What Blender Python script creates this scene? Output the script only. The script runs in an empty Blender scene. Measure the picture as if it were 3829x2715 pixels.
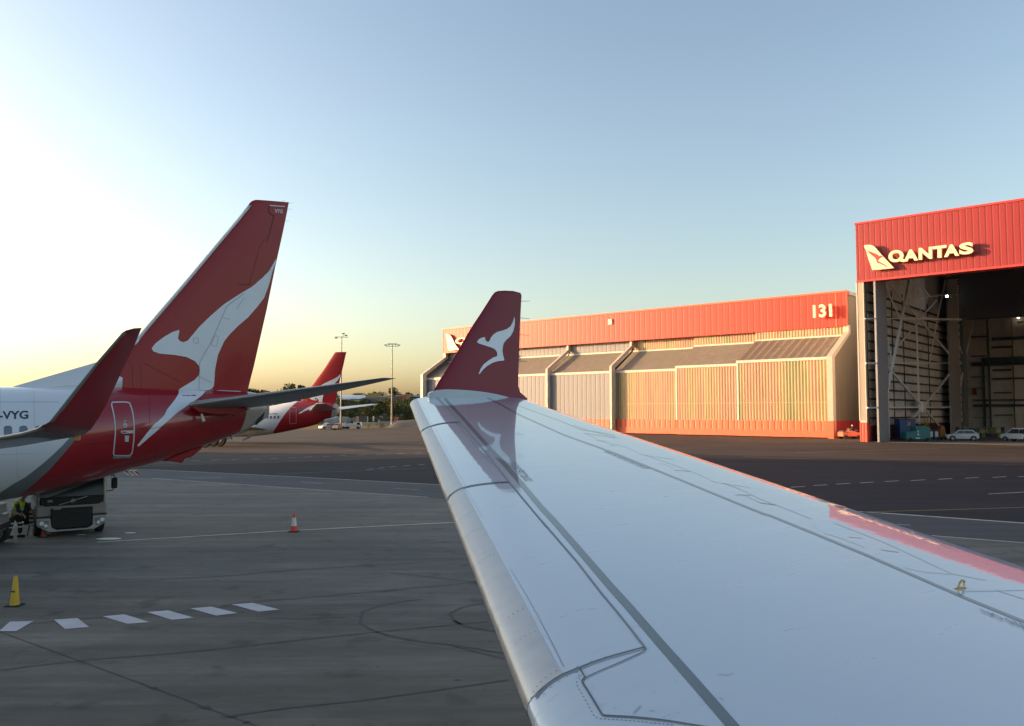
import bpy, bmesh, math, random
from mathutils import Vector, Matrix
from mathutils.bvhtree import BVHTree
from mathutils.geometry import delaunay_2d_cdt
sc = bpy.context.scene
R = math.radians
random.seed(7)
# ------------------------------------------------------------------ camera
CAMH = 4.5
FPX = 3028.0                      # focal length in photograph pixels
PITCH = math.atan((920-812)/1811.0)
cd = bpy.data.cameras.new('camera'); cam = bpy.data.objects.new('camera', cd)
sc.collection.objects.link(cam); sc.camera = cam
cam.location = (0, 0, CAMH); cam.rotation_euler = (R(90)+PITCH, 0, 0)
cd.sensor_width = 36; cd.lens = 36*FPX/3829.0; cd.clip_start = 0.05; cd.clip_end = 9000
# ------------------------------------------------------------------ sky, sun, exposure
SUN_AZ = -78.0      # degrees clockwise from +Y
SUN_EL = 8.5
w = bpy.data.worlds.new('World'); sc.world = w; w.use_nodes = True
nt = w.node_tree; nt.nodes.clear()
sky = nt.nodes.new('ShaderNodeTexSky'); sky.sky_type = 'NISHITA'; sky.sun_disc = False
sky.sun_elevation = R(SUN_EL); sky.sun_rotation = R(SUN_AZ)
sky.altitude = 0; sky.air_density = 1.1; sky.dust_density = 2.3; sky.ozone_density = 1.1
bg = nt.nodes.new('ShaderNodeBackground'); bg.inputs['Strength'].default_value = 0.15
out = nt.nodes.new('ShaderNodeOutputWorld')
gm = nt.nodes.new('ShaderNodeGamma'); gm.inputs[1].default_value = 1.17; nt.links.new(sky.outputs[0], gm.inputs[0])
tn = nt.nodes.new('ShaderNodeVectorMath'); tn.operation = 'MULTIPLY'; tn.inputs[1].default_value = (0.80, 0.805, 0.85)
hs = nt.nodes.new('ShaderNodeHueSaturation'); hs.inputs['Saturation'].default_value = 0.84; nt.links.new(gm.outputs[0], hs.inputs['Color'])
nt.links.new(hs.outputs[0], tn.inputs[0]); nt.links.new(tn.outputs[0], bg.inputs[0]); nt.links.new(bg.outputs[0], out.inputs[0])
ld = bpy.data.lights.new('sun', 'SUN'); ld.energy = 3.8; ld.angle = R(0.5); ld.color = (1.0, 0.62, 0.33)
sun = bpy.data.objects.new('sun', ld); sc.collection.objects.link(sun)
sdir = Vector((math.sin(R(SUN_AZ))*math.cos(R(SUN_EL)), math.cos(R(SUN_AZ))*math.cos(R(SUN_EL)), math.sin(R(SUN_EL))))
sun.rotation_euler = sdir.to_track_quat('Z', 'Y').to_euler(); sun.location = (0, 0, 60)
sc.view_settings.view_transform = 'Standard'; sc.view_settings.look = 'None'
sc.view_settings.exposure = 1.3; sc.view_settings.gamma = 1
# ------------------------------------------------------------------ helpers
CO = Vector((0, 0, CAMH))
cp, sp = math.cos(PITCH), math.sin(PITCH)
def ray(px, py):
    xn = (px-1914.5)/FPX; yn = (1357.5-py)/FPX
    return Vector((xn, cp-yn*sp, sp+yn*cp))
def P(px, py, Y):                 # point of that pixel at distance Y
    d = ray(px, py); return CO + d*(Y/d.y)
def G(px, py, z=0.0):             # point on level z
    d = ray(px, py); return CO + d*((z-CAMH)/d.z)
def PL(px, py, p0, n):
    d = ray(px, py); return CO + d*((Vector(p0)-CO).dot(n)/d.dot(n))
D = 1.672
def zc(ox, oy, s):                # coordinates read in an enlarged crop
    return lambda pts: [(ox+x*s, oy+y*s) for x, y in pts]
class Frame:
    def __init__(s, loc, ax):
        s.loc = Vector(loc); s.ax = Vector((ax[0], ax[1], 0)).normalized()
        s.ay = Vector((-s.ax.y, s.ax.x, 0)); s.rot = math.atan2(s.ax.y, s.ax.x)
    def L(s, p):
        q = p-s.loc; return Vector((q.dot(s.ax), q.dot(s.ay), q.z))
    def W(s, u, v=0, z=0):
        return s.loc + s.ax*u + s.ay*v + Vector((0, 0, z))
    def px(s, px, py, v=0.0):     # pixel onto the plane local y = v, in local coordinates
        return s.L(PL(px, py, s.W(0, v, 0), s.ay))
def srgb(r, g, b):
    f = lambda c: (c/255/12.92 if c <= 10 else ((c/255+0.055)/1.055)**2.4)
    return (f(r), f(g), f(b))
MATS = {}
def mat(name, col, rough=0.6, metal=0.0, coat=0.0, coat_rough=0.05, var=0.0, vscale=3.0, vdim=(1,1,1), bump=0.0, bscale=20.0, bdim=(1,1,1), spec=0.5, emit=None, estr=0, rvar=0.0):
    if name in MATS: return MATS[name]
    m = bpy.data.materials.new(name); m.use_nodes = True; t = m.node_tree; n = t.nodes
    b = n['Principled BSDF']
    b.inputs['Base Color'].default_value = (*col, 1); b.inputs['Roughness'].default_value = rough
    b.inputs['Metallic'].default_value = metal; b.inputs['Coat Weight'].default_value = coat
    b.inputs['Coat Roughness'].default_value = coat_rough; b.inputs['Specular IOR Level'].default_value = spec
    if emit: b.inputs['Emission Color'].default_value = (*emit, 1); b.inputs['Emission Strength'].default_value = estr
    if var or bump or rvar:
        tc = n.new('ShaderNodeTexCoord')
    if var or rvar:
        mp = n.new('ShaderNodeMapping'); mp.inputs['Scale'].default_value = vdim; t.links.new(tc.outputs['Object'], mp.inputs[0])
        nz = n.new('ShaderNodeTexNoise'); nz.inputs['Scale'].default_value = vscale; nz.inputs['Detail'].default_value = 6; nz.inputs['Roughness'].default_value = 0.62
        t.links.new(mp.outputs[0], nz.inputs['Vector'])
    if var:
        rp = n.new('ShaderNodeMapRange'); rp.inputs[1].default_value = 0.3; rp.inputs[2].default_value = 0.7
        rp.inputs[3].default_value = 1-var; rp.inputs[4].default_value = 1+var
        t.links.new(nz.outputs['Fac'], rp.inputs[0])
        mx = n.new('ShaderNodeVectorMath'); mx.operation = 'SCALE'; mx.inputs[0].default_value = col
        t.links.new(rp.outputs[0], mx.inputs['Scale']); t.links.new(mx.outputs[0], b.inputs['Base Color'])
    if rvar:
        rr = n.new('ShaderNodeMapRange'); rr.inputs[1].default_value = 0.3; rr.inputs[2].default_value = 0.7
        rr.inputs[3].default_value = max(0, rough-rvar); rr.inputs[4].default_value = rough+rvar
        t.links.new(nz.outputs['Fac'], rr.inputs[0]); t.links.new(rr.outputs[0], b.inputs['Roughness'])
    if bump:
        mp2 = n.new('ShaderNodeMapping'); mp2.inputs['Scale'].default_value = bdim; t.links.new(tc.outputs['Object'], mp2.inputs[0])
        n2 = n.new('ShaderNodeTexNoise'); n2.inputs['Scale'].default_value = bscale; n2.inputs['Detail'].default_value = 4
        t.links.new(mp2.outputs[0], n2.inputs['Vector'])
        bm_ = n.new('ShaderNodeBump'); bm_.inputs['Strength'].default_value = 1; bm_.inputs['Distance'].default_value = bump
        t.links.new(n2.outputs['Fac'], bm_.inputs['Height']); t.links.new(bm_.outputs[0], b.inputs['Normal'])
        if coat: t.links.new(bm_.outputs[0], b.inputs['Coat Normal'])
    MATS[name] = m; return m
def ribbed(name, colA, colB, period, rough=0.55, width=0.25, depth=0.03, var=0.08, axis=0, extra=None, metal=0.0):
    # sheet metal with ribs running up the wall: thin dark grooves plus bump
    if name in MATS: return MATS[name]
    m = bpy.data.materials.new(name); m.use_nodes = True; t = m.node_tree; n = t.nodes; b = n['Principled BSDF']
    b.inputs['Roughness'].default_value = rough; b.inputs['Metallic'].default_value = metal
    tc = n.new('ShaderNodeTexCoord'); sx = n.new('ShaderNodeSeparateXYZ'); t.links.new(tc.outputs['Object'], sx.inputs[0])
    def M(op, a, bb=None):
        q = n.new('ShaderNodeMath'); q.operation = op
        for i, v in enumerate((a, bb)):
            if v is None: continue
            if isinstance(v, (int, float)): q.inputs[i].default_value = v
            else: t.links.new(v, q.inputs[i])
        return q.outputs[0]
    wn = n.new('ShaderNodeTexNoise'); wn.inputs['Scale'].default_value = 0.25/period; wn.noise_dimensions = '1D'
    t.links.new(sx.outputs[axis], wn.inputs['W'])
    ph = M('FRACT', M('DIVIDE', sx.outputs[axis], period))
    tri = M('ABSOLUTE', M('SUBTRACT', ph, 0.5))           # 0 in the groove, .5 between
    g = n.new('ShaderNodeMapRange'); g.inputs[1].default_value = width*0.5; g.inputs[2].default_value = width*0.5+0.12
    t.links.new(tri, g.inputs[0])
    nz = n.new('ShaderNodeTexNoise'); nz.inputs['Scale'].default_value = 0.35; nz.inputs['Detail'].default_value = 7
    mp = n.new('ShaderNodeMapping'); mp.inputs['Scale'].default_value = (3, 3, 0.5); t.links.new(tc.outputs['Object'], mp.inputs[0]); t.links.new(mp.outputs[0], nz.inputs['Vector'])
    amp = M('MULTIPLY', g.outputs[0], 1.0)
    mix = n.new('ShaderNodeMix'); mix.data_type = 'RGBA'; mix.inputs[6].default_value = (*colB, 1); mix.inputs[7].default_value = (*colA, 1)
    t.links.new(M('MAXIMUM', amp, M('MULTIPLY', wn.outputs['Fac'], 0.8)), mix.inputs[0])
    sca = n.new('ShaderNodeVectorMath'); sca.operation = 'SCALE'
    t.links.new(mix.outputs[2], sca.inputs[0]); t.links.new(M('ADD', 1-var*1.5, M('MULTIPLY', nz.outputs['Fac'], var*3)), sca.inputs['Scale'])
    src = sca.outputs[0]
    if extra: src = extra(t, n, tc, src)
    t.links.new(src, b.inputs['Base Color'])
    bp = n.new('ShaderNodeBump'); bp.inputs['Distance'].default_value = depth; bp.inputs['Strength'].default_value = 0.7
    t.links.new(g.outputs[0], bp.inputs['Height']); t.links.new(bp.outputs[0], b.inputs['Normal'])
    MATS[name] = m; return m

def link_mesh(name, verts, faces, material=None, parent=None, smooth=False, mats=None, fmat=None):
    me = bpy.data.meshes.new(name); me.from_pydata([tuple(v) for v in verts], [], faces)
    if mats:
        for m_ in mats: me.materials.append(m_)
        for p_, i_ in zip(me.polygons, fmat): p_.material_index = i_
    elif material: me.materials.append(material)
    me.update()
    if smooth:
        for p_ in me.polygons: p_.use_smooth = True
    o = bpy.data.objects.new(name, me); sc.collection.objects.link(o)
    if parent: o.parent = parent
    return o
def tag(o, label=None, cat=None, group=None, kind=None):
    if label: o['label'] = label
    if cat: o['category'] = cat
    if group: o['group'] = group
    if kind: o['kind'] = kind
    return o
def empty(name, loc, rotz=0):
    o = bpy.data.objects.new(name, None); sc.collection.objects.link(o)
    o.location = loc; o.rotation_euler = (0, 0, rotz); o.empty_display_size = 0.5; return o
def copy_tree(o, parent=None):
    c = o.copy(); sc.collection.objects.link(c); c.parent = parent
    for ch in o.children: copy_tree(ch, c)
    return c
class MB:
    def __init__(s): s.v = []; s.f = []
    def poly(s, pts, face=True):
        i = len(s.v); s.v += [tuple(p) for p in pts]; s.f.append(tuple(range(i, i+len(pts)))); return s
    def box(s, a, b):
        (x0, y0, z0), (x1, y1, z1) = a, b; i = len(s.v)
        s.v += [(x0,y0,z0),(x1,y0,z0),(x1,y1,z0),(x0,y1,z0),(x0,y0,z1),(x1,y0,z1),(x1,y1,z1),(x0,y1,z1)]
        s.f += [(i,i+3,i+2,i+1),(i+4,i+5,i+6,i+7),(i,i+1,i+5,i+4),(i+1,i+2,i+6,i+5),(i+2,i+3,i+7,i+6),(i+3,i,i+4,i+7)]; return s
    def bar(s, p, q, r, n=6, r2=None, sq=None):
        p = Vector(p); q = Vector(q); d = (q-p).normalized(); r2 = r if r2 is None else r2
        a = d.cross(Vector((0, 0, 1))); a = a.normalized() if a.length > 1e-3 else Vector((1, 0, 0)); b = d.cross(a).normalized()
        i = len(s.v); off = math.pi/n if n == 4 else 0
        for c, rr in ((p, r), (q, r2)):
            for k in range(n):
                t = 2*math.pi*k/n+off; s.v.append(tuple(c+a*math.cos(t)*rr+b*math.sin(t)*rr))
        for k in range(n): s.f.append((i+k, i+(k+1)%n, i+n+(k+1)%n, i+n+k))
        s.f.append(tuple(range(i, i+n))[::-1]); s.f.append(tuple(range(i+n, i+2*n))); return s
    def cyl(s, c, ax, r, h, n=20):
        c = Vector(c); ax = Vector(ax).normalized(); return s.bar(c-ax*h/2, c+ax*h/2, r, n)
    def prism(s, pts2, y0, y1, plane='xz'):
        i = len(s.v); n = len(pts2)
        for y in (y0, y1):
            for (a, b) in pts2:
                s.v.append((a, y, b) if plane == 'xz' else ((y, a, b) if plane == 'yz' else (a, b, y)))
        for k in range(n): s.f.append((i+k, i+(k+1)%n, i+n+(k+1)%n, i+n+k))
        s.f.append(tuple(range(i, i+n))[::-1]); s.f.append(tuple(range(i+n, i+2*n))); return s
    def lathe(s, prof, n=20, c=(0,0,0)):
        i = len(s.v)
        for (r, z) in prof:
            for k in range(n):
                t = 2*math.pi*k/n; s.v.append((c[0]+r*math.cos(t), c[1]+r*math.sin(t), c[2]+z))
        for j in range(len(prof)-1):
            for k in range(n): s.f.append((i+j*n+k, i+j*n+(k+1)%n, i+(j+1)*n+(k+1)%n, i+(j+1)*n+k))
        s.f.append(tuple(range(i, i+n))[::-1]); m = len(prof)-1; s.f.append(tuple(range(i+m*n, i+m*n+n))); return s
    def build(s, name, material, parent=None, smooth=False, bevel=0):
        o = link_mesh(name, s.v, s.f, material, parent, smooth)
        bm = bmesh.new(); bm.from_mesh(o.data); bmesh.ops.recalc_face_normals(bm, faces=bm.faces)
        bm.to_mesh(o.data); bm.free()
        if bevel:
            md = o.modifiers.new('b', 'BEVEL'); md.width = bevel; md.segments = 2; md.limit_method = 'ANGLE'
        if smooth:
            try: o.data.set_sharp_from_angle(angle=R(35))
            except Exception: pass
        return o
def interp(xs, ys, x):
    if x <= xs[0]: return ys[0]
    for i in range(len(xs)-1):
        if x <= xs[i+1]:
            t = (x-xs[i])/(xs[i+1]-xs[i]) if xs[i+1] > xs[i] else 0
            return ys[i]*(1-t)+ys[i+1]*t
    return ys[-1]
def spline(xs, ys, x):            # smooth (monotone-ish) cubic interpolation
    if x <= xs[0]: return ys[0]
    if x >= xs[-1]: return ys[-1]
    n = len(xs); i = max(k for k in range(n-1) if xs[k] <= x)
    def sl(k):
        if k <= 0: return (ys[1]-ys[0])/(xs[1]-xs[0])
        if k >= n-1: return (ys[-1]-ys[-2])/(xs[-1]-xs[-2])
        a = (ys[k]-ys[k-1])/(xs[k]-xs[k-1]); b = (ys[k+1]-ys[k])/(xs[k+1]-xs[k])
        return 0 if a*b <= 0 else 2*a*b/(a+b)
    h = xs[i+1]-xs[i]; t = (x-xs[i])/h
    return (2*t**3-3*t*t+1)*ys[i]+(t**3-2*t*t+t)*h*sl(i)+(-2*t**3+3*t*t)*ys[i+1]+(t**3-t*t)*h*sl(i+1)
CS = [0,.0008,.003,.008,.018,.035,.06,.1,.16,.24,.34,.45,.56,.67,.77,.86,.93,.975,1]
def sec(c, t):                    # symmetric section half thickness at chord c
    return 5*t*(0.2969*math.sqrt(c)-0.1260*c-0.3516*c*c+0.2843*c**3-0.1026*c**4)
def loft(name, rows, material, parent, frame=None, thick=0.09, nrm=None):
    # rows: list of (LE, TE, thickness ratio) in world space -> closed solid with rounded nose
    V = []; F = []; n = len(CS); ring = 2*n-2
    for k, (le, te, th) in enumerate(rows):
        ch = te-le
        a = rows[max(0, k-1)]; b = rows[min(len(rows)-1, k+1)]
        span = (b[0]+b[1])-(a[0]+a[1])
        N = nrm if nrm is not None else span.cross(ch).normalized()
        L = ch.length
        for c in CS: V.append(le+ch*c+N*sec(c, th)*L)
        for c in CS[-2:0:-1]: V.append(le+ch*c-N*sec(c, th)*L)
    for k in range(len(rows)-1):
        for j in range(ring):
            a = k*ring+j; b = k*ring+(j+1)%ring
            F.append((a, b, b+ring, a+ring))
    F.append(tuple(range(ring))[::-1]); F.append(tuple(range((len(rows)-1)*ring, len(rows)*ring)))
    if frame: V = [frame.L(v) for v in V]
    o = link_mesh(name, V, F, material, parent, True)
    bm = bmesh.new(); bm.from_mesh(o.data); bmesh.ops.recalc_face_normals(bm, faces=bm.faces); bm.to_mesh(o.data); bm.free()
    try: o.data.set_sharp_from_angle(angle=R(50))
    except Exception: pass
    return o
def resample(pts, n):
    L = [0]
    for a, b in zip(pts, pts[1:]): L.append(L[-1]+math.dist(a, b))
    return [(interp(L, [p[0] for p in pts], L[-1]*k/(n-1)), interp(L, [p[1] for p in pts], L[-1]*k/(n-1))) for k in range(n)]
def smooth_pts(pts, closed=False, sub=4):
    n = len(pts); res = []
    rng = range(n) if closed else range(n-1)
    for i in rng:
        g = (lambda k: pts[k % n]) if closed else (lambda k: pts[min(max(k, 0), n-1)])
        p0, p1, p2, p3 = g(i-1), g(i), g(i+1), g(i+2)
        for k in range(sub):
            t = k/sub
            res.append(tuple(0.5*((2*p1[j])+(-p0[j]+p2[j])*t+(2*p0[j]-5*p1[j]+4*p2[j]-p3[j])*t*t+(-p0[j]+3*p1[j]-3*p2[j]+p3[j])*t**3) for j in range(2)))
    if not closed: res.append(pts[-1])
    return res
def bvh(objs, fr):
    V = []; F = []
    for o in objs:
        b = len(V); V += [fr.W(*v.co) for v in o.data.vertices]; F += [tuple(i+b for i in p.vertices) for p in o.data.polygons]
    return BVHTree.FromPolygons(V, F)
def cast(tree, px, py):
    d = ray(px, py).normalized(); h = tree.ray_cast(CO, d)
    if h[0] is None: return None, None
    n = h[1]
    if n.dot(d) > 0: n = -n
    return h[0], n
def decal(name, outline, tree, fr, material, parent, off=0.006, grid=0, holes=None):
    # a painted mark that lies on the curved surface: outline read in the photograph, put on the surface it is painted on
    pts = [Vector(p) for p in outline]; n = len(pts); edges = [(i, (i+1) % n) for i in range(n)]
    for h in (holes or []):
        b = len(pts); pts += [Vector(p) for p in h]; edges += [(b+i, b+(i+1) % len(h)) for i in range(len(h))]
    xs = [p.x for p in pts]; ys = [p.y for p in pts]
    def inside(x, y):
        r = False
        loops = [outline]+(holes or [])
        for lp in loops:
            for (x1, y1), (x2, y2) in zip(lp, lp[1:]+lp[:1]):
                if (y1 > y) != (y2 > y) and x < (x2-x1)*(y-y1)/(y2-y1)+x1: r = not r
        return r
    if grid:
        x = min(xs)+grid*0.5
        while x < max(xs):
            y = min(ys)+grid*0.5
            while y < max(ys):
                if inside(x, y): pts.append(Vector((x, y)))
                y += grid
            x += grid
    vo, eo, fo, *_ = delaunay_2d_cdt([Vector((p.x, p.y)) for p in pts], edges, [], 0, 0.01)
    V = []; ok = []
    for p in vo:
        h, nn = cast(tree, p.x, p.y)
        ok.append(h is not None)
        V.append(fr.L(h+nn*off) if h is not None else Vector((0, 0, 0)))
    F = [f for f in fo if all(ok[i] for i in f) and inside(sum(vo[i].x for i in f)/len(f), sum(vo[i].y for i in f)/len(f))]
    # drop triangles that bridge two surfaces
    F = [f for f in F if max((V[f[i]]-V[f[i-1]]).length for i in range(len(f))) < 4.5]
    used = sorted({i for f in F for i in f}); mp_ = {i: k for k, i in enumerate(used)}
    return link_mesh(name, [V[i] for i in used], [tuple(mp_[i] for i in f) for f in F], material, parent, True)
def strip(pts, wd):               # polyline (pixels) -> list of quads; wd number or list
    n = len(pts); Lr = []; Rr = []
    for i, p in enumerate(pts):
        a = pts[max(0, i-1)]; b = pts[min(n-1, i+1)]; dx, dy = b[0]-a[0], b[1]-a[1]; l = math.hypot(dx, dy) or 1
        ww = wd if isinstance(wd, (int, float)) else interp([0, 1], wd, i/(n-1)); ww *= 0.5
        Lr.append((p[0]-dy/l*ww, p[1]+dx/l*ww)); Rr.append((p[0]+dy/l*ww, p[1]-dx/l*ww))
    return Lr, Rr
def line_decal(name, lines, tree, fr, material, parent, off=0.004, step=14):
    for pts, wd in lines:             # every line is a mesh of its own
        V = []; F = []
        Ltot = sum(math.dist(a, b) for a, b in zip(pts, pts[1:])); pts = resample(pts, max(2, int(Ltot/step)+1))
        Lr, Rr = strip(pts, wd); prev = None
        for a, b in zip(Lr, Rr):
            ha, na = cast(tree, *a); hb, nb = cast(tree, *b)
            if ha is None or hb is None: prev = None; continue
            i = len(V); V += [fr.L(ha+na*off), fr.L(hb+nb*off)]
            if prev is not None and (V[i]-V[prev]).length < 3: F.append((prev, prev+1, i+1, i))
            prev = i
        if F: link_mesh(name, V, F, material, parent, True)
def text_shape(s, bold=0.0, spacing=1.0):
    c = bpy.data.curves.new('t', 'FONT'); c.body = s; c.offset = bold; c.space_character = spacing; c.resolution_u = 4
    o = bpy.data.objects.new('t', c); sc.collection.objects.link(o); bpy.context.view_layer.update()
    me = bpy.data.meshes.new_from_object(o.evaluated_get(bpy.context.evaluated_depsgraph_get()))
    V = [(v.co.x, v.co.y) for v in me.vertices]; F = [tuple(p.vertices) for p in me.polygons]
    bpy.data.objects.remove(o); bpy.data.meshes.remove(me)
    x0 = min(v[0] for v in V); x1 = max(v[0] for v in V); y0 = min(v[1] for v in V); y1 = max(v[1] for v in V)
    return [((x-x0)/(x1-x0), (y-y0)/(y1-y0)) for x, y in V], F
def text_decal(name, s, quad, tree, fr, material, parent, off=0.006, bold=0.0):
    # quad: bottom-left, bottom-right, top-right, top-left of the lettering in the photograph
    V2, F = text_shape(s, bold); V = []
    for x, y in V2:
        a, b, c, d = quad
        px = (a[0]*(1-x)+b[0]*x)*(1-y)+(d[0]*(1-x)+c[0]*x)*y; py = (a[1]*(1-x)+b[1]*x)*(1-y)+(d[1]*(1-x)+c[1]*x)*y
        h, nn = cast(tree, px, py)
        V.append(fr.L(h+nn*off) if h is not None else Vector((0, 0, 0)))
    return link_mesh(name, V, F, material, parent)
# ------------------------------------------------------------------ ground
def ground_mat(name, col, patch, streak, rough=0.8, spec=0.4, joints=None, spots=False):
    m = bpy.data.materials.new(name); m.use_nodes = True; t = m.node_tree; n = t.nodes; b = n['Principled BSDF']
    b.inputs['Roughness'].default_value = rough; b.inputs['Specular IOR Level'].default_value = spec
    tc = n.new('ShaderNodeTexCoord')
    def nz(sc_, dim, det=5, rg=0.6, rot=0):
        mp = n.new('ShaderNodeMapping'); mp.inputs['Scale'].default_value = dim; mp.inputs['Rotation'].default_value = (0, 0, rot)
        t.links.new(tc.outputs['Object'], mp.inputs[0])
        q = n.new('ShaderNodeTexNoise'); q.inputs['Scale'].default_value = sc_; q.inputs['Detail'].default_value = det; q.inputs['Roughness'].default_value = rg
        t.links.new(mp.outputs[0], q.inputs['Vector']); return q.outputs['Fac']
    def M(op, a, bb):
        q = n.new('ShaderNodeMath'); q.operation = op
        for i, v in enumerate((a, bb)):
            if isinstance(v, (int, float)): q.inputs[i].default_value = v
            else: t.links.new(v, q.inputs[i])
        return q.outputs[0]
    def rng(f, lo, hi, a=0.3, c=0.7):
        q = n.new('ShaderNodeMapRange'); q.inputs[1].default_value = a; q.inputs[2].default_value = c; q.inputs[3].default_value = lo; q.inputs[4].default_value = hi
        t.links.new(f, q.inputs[0]); return q.outputs[0]
    v = M('MULTIPLY', rng(nz(0.12, (1, 1, 1)), 1-patch, 1+patch), rng(nz(0.35, (0.12, 1, 1), rot=0.12), 1-streak, 1+streak))
    v = M('MULTIPLY', v, rng(nz(0.9, (0.06, 1.4, 1), 4, rot=-0.25), 1-streak*0.8, 1+streak*0.5, 0.35, 0.6))
    v = M('MULTIPLY', v, rng(nz(3.0, (0.5, 1.5, 1)), 0.9, 1.1))
    v = M('MULTIPLY', v, rng(nz(60, (1, 1, 1), 2), 0.86, 1.14))
    if spots:
        v = M('MULTIPLY', v, rng(nz(0.9, (1, 1, 1), 3, 0.5), 0.66, 1.0, 0.30, 0.40))
        v = M('MULTIPLY', v, rng(nz(4.0, (1, 1, 1), 2, 0.5), 0.62, 1.0, 0.24, 0.31))
        v = M('MULTIPLY', v, rng(nz(0.22, (0.5, 1.6, 1), 6, 0.75, rot=.3), 1.18, 0.96, 0.58, 0.50))
    if joints:
        mp = n.new('ShaderNodeMapping'); mp.inputs['Rotation'].default_value = (0, 0, joints[1]); t.links.new(tc.outputs['Object'], mp.inputs[0])
        sx = n.new('ShaderNodeSeparateXYZ'); t.links.new(mp.outputs[0], sx.inputs[0])
        for ax in (0, 1):
            f = M('ABSOLUTE', M('SUBTRACT', M('FRACT', M('DIVIDE', sx.outputs[ax], joints[0]), 0), 0.5), 0)
            v = M('MULTIPLY', v, rng(f, 0.72, 1.0, 0.0, joints[2]))
    s = n.new('ShaderNodeVectorMath'); s.operation = 'SCALE'; s.inputs[0].default_value = col; t.links.new(v, s.inputs['Scale'])
    t.links.new(s.outputs[0], b.inputs['Base Color'])
    bp = n.new('ShaderNodeBump'); bp.inputs['Distance'].default_value = 0.01; bp.inputs['Strength'].default_value = 0.5
    t.links.new(nz(25, (1, 1, 1), 5), bp.inputs['Height']); t.links.new(bp.outputs[0], b.inputs['Normal'])
    return m
M_ASPH = ground_mat('old_asphalt', (0.052, 0.041, 0.035), 0.25, 0.25, spec=0.22)
M_DARK = ground_mat('dark_asphalt', (0.021, 0.022, 0.025), 0.2, 0.2, rough=0.85, spec=0.2)
M_CONC = ground_mat('apron_concrete', (0.124, 0.124, 0.106), 0.24, 0.24, joints=(9.2, 0.42, 0.0035), spots=True)
M_SHLD = ground_mat('shoulder_asphalt', (0.058, 0.062, 0.066), 0.15, 0.2)
M_GRASS = ground_mat('dry_grass', (0.16, 0.125, 0.045), 0.3, 0.3, rough=0.95, spec=0.1)
def sheet(name, poly, z, material, kind='structure'):
    o = link_mesh(name, [(p[0], p[1], z) for p in poly], [tuple(range(len(poly)))], material)
    if o.data.polygons[0].normal.z < 0: o.data.flip_normals()
    return tag(o, kind=kind)
sheet('ground', [(-3500, -600), (3500, -600), (3500, 6000), (-3500, 6000)], 0, M_ASPH)
# edge of the near concrete (second line) and of the shoulder (first line), read from left to right
l1 = [(-200, 1748), (569, 1757), (1100, 1783), (1600, 1811), (3295, 1919), (3829, 1957), (4400, 2000)]
l2 = [(-200, 1775), (569, 1789), (1100, 1826), (1600, 1860), (3391, 1997), (3829, 2031), (4400, 2080)]
dk = [(-300, 1735), (569, 1738), (1100, 1724), (1600, 1712), (2500, 1695), (3829, 1735), (4600, 1770)]
g1 = [G(*p) for p in l1]; g2 = [G(*p) for p in l2]; gd = [G(*p) for p in dk]
sheet('taxiway', [p.xy for p in gd]+[p.xy for p in g1[::-1]], 0.004, M_DARK)
sheet('shoulder', [p.xy for p in g1]+[p.xy for p in g2[::-1]], 0.006, M_SHLD)
g2x = [(-90, 62)]+[p.xy for p in g2]+[(140, -120), (-90, -120)]
sheet('apron', [(-90, g2[0].y)]+[p.xy for p in g2]+[(140, g2[-1].y), (140, -120), (-90, -120)], 0.004, M_CONC)
M_WLINE = mat('line_paint_white', (0.42, 0.42, 0.40), 0.7, var=0.25, vscale=2)
M_WLINE2 = mat('block_paint_white', (0.50, 0.52, 0.54), 0.7, var=0.12, vscale=1.5)
M_YLINE = mat('line_paint_yellow', (0.34, 0.22, 0.07), 0.7, var=0.25, vscale=2)
M_PYEL = mat('line_paint_pale_yellow', (0.55, 0.52, 0.38), 0.7, var=0.25, vscale=2)
M_JOINT = mat('joint_sealant', (0.022, 0.022, 0.024), 0.6)
M_TYRE = mat('rubber_scuff', (0.068, 0.068, 0.065), 0.8, var=0.3, vscale=1.5)
def gline(lines, z=0.012, width_m=None):
    V = []; F = []
    for pts, wpx in lines:
        pts = resample(pts, max(2, int(sum(math.dist(a, b) for a, b in zip(pts, pts[1:]))/60)+2))
        W_ = [G(*p) for p in pts]; prev = None
        for i, p in enumerate(W_):
            a = W_[max(0, i-1)]; b = W_[min(len(W_)-1, i+1)]; d = (b-a).normalized(); nn = Vector((-d.y, d.x, 0))*(wpx/2)
            k = len(V); V += [(p.x+nn.x, p.y+nn.y, z), (p.x-nn.x, p.y-nn.y, z)]
            if prev is not None: F.append((prev, prev+1, k+1, k))
            prev = k
    return V, F
def marking(name, lines, material, z=0.012):
    V, F = gline(lines, z); o = link_mesh(name, V, F, material)
    for p in o.data.polygons:
        pass
    return tag(o, kind='structure')
marking('taxiway_edge_line', [(l1[:5], 0.16), (l1[4:6], 0.28)], M_WLINE)
marking('apron_edge_line', [(l2[1:4], 0.12), ([(3253, 1953), (3405, 1965)], 0.12), (l2[4:6], 0.15)], M_WLINE, 0.013)
z4 = zc(700, 1200, 900/2291); z6 = zc(2900, 1600, 929/2291); zA = zc(0, 1950, 1900/2291)
dl = []
for (x, y) in [(80,1330),(270,1325),(460,1320),(655,1317),(830,1312),(990,1304),(1150,1297),(1325,1290),(1480,1283),(1660,1277),(1840,1271),(2030,1265),(2200,1258)]:
    dl.append((z4([(x-38, y+2), (x+38, y-3)]), 0.2))
for (x, y) in [(1740,1413),(1845,1402),(1955,1390),(2090,1379),(2230,1369)]:
    dl.append((z4([(x-35, y+4), (x+32, y-4)]), 0.14))
for (x, y) in [(0,556),(205,545),(412,530),(620,517),(840,505),(1070,493),(1310,484),(1562,472),(1812,462),(2062,455),(2300,449)]:
    dl.append((z6([(x-62, y+4), (x+64, y-4)]), 0.17))
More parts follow.
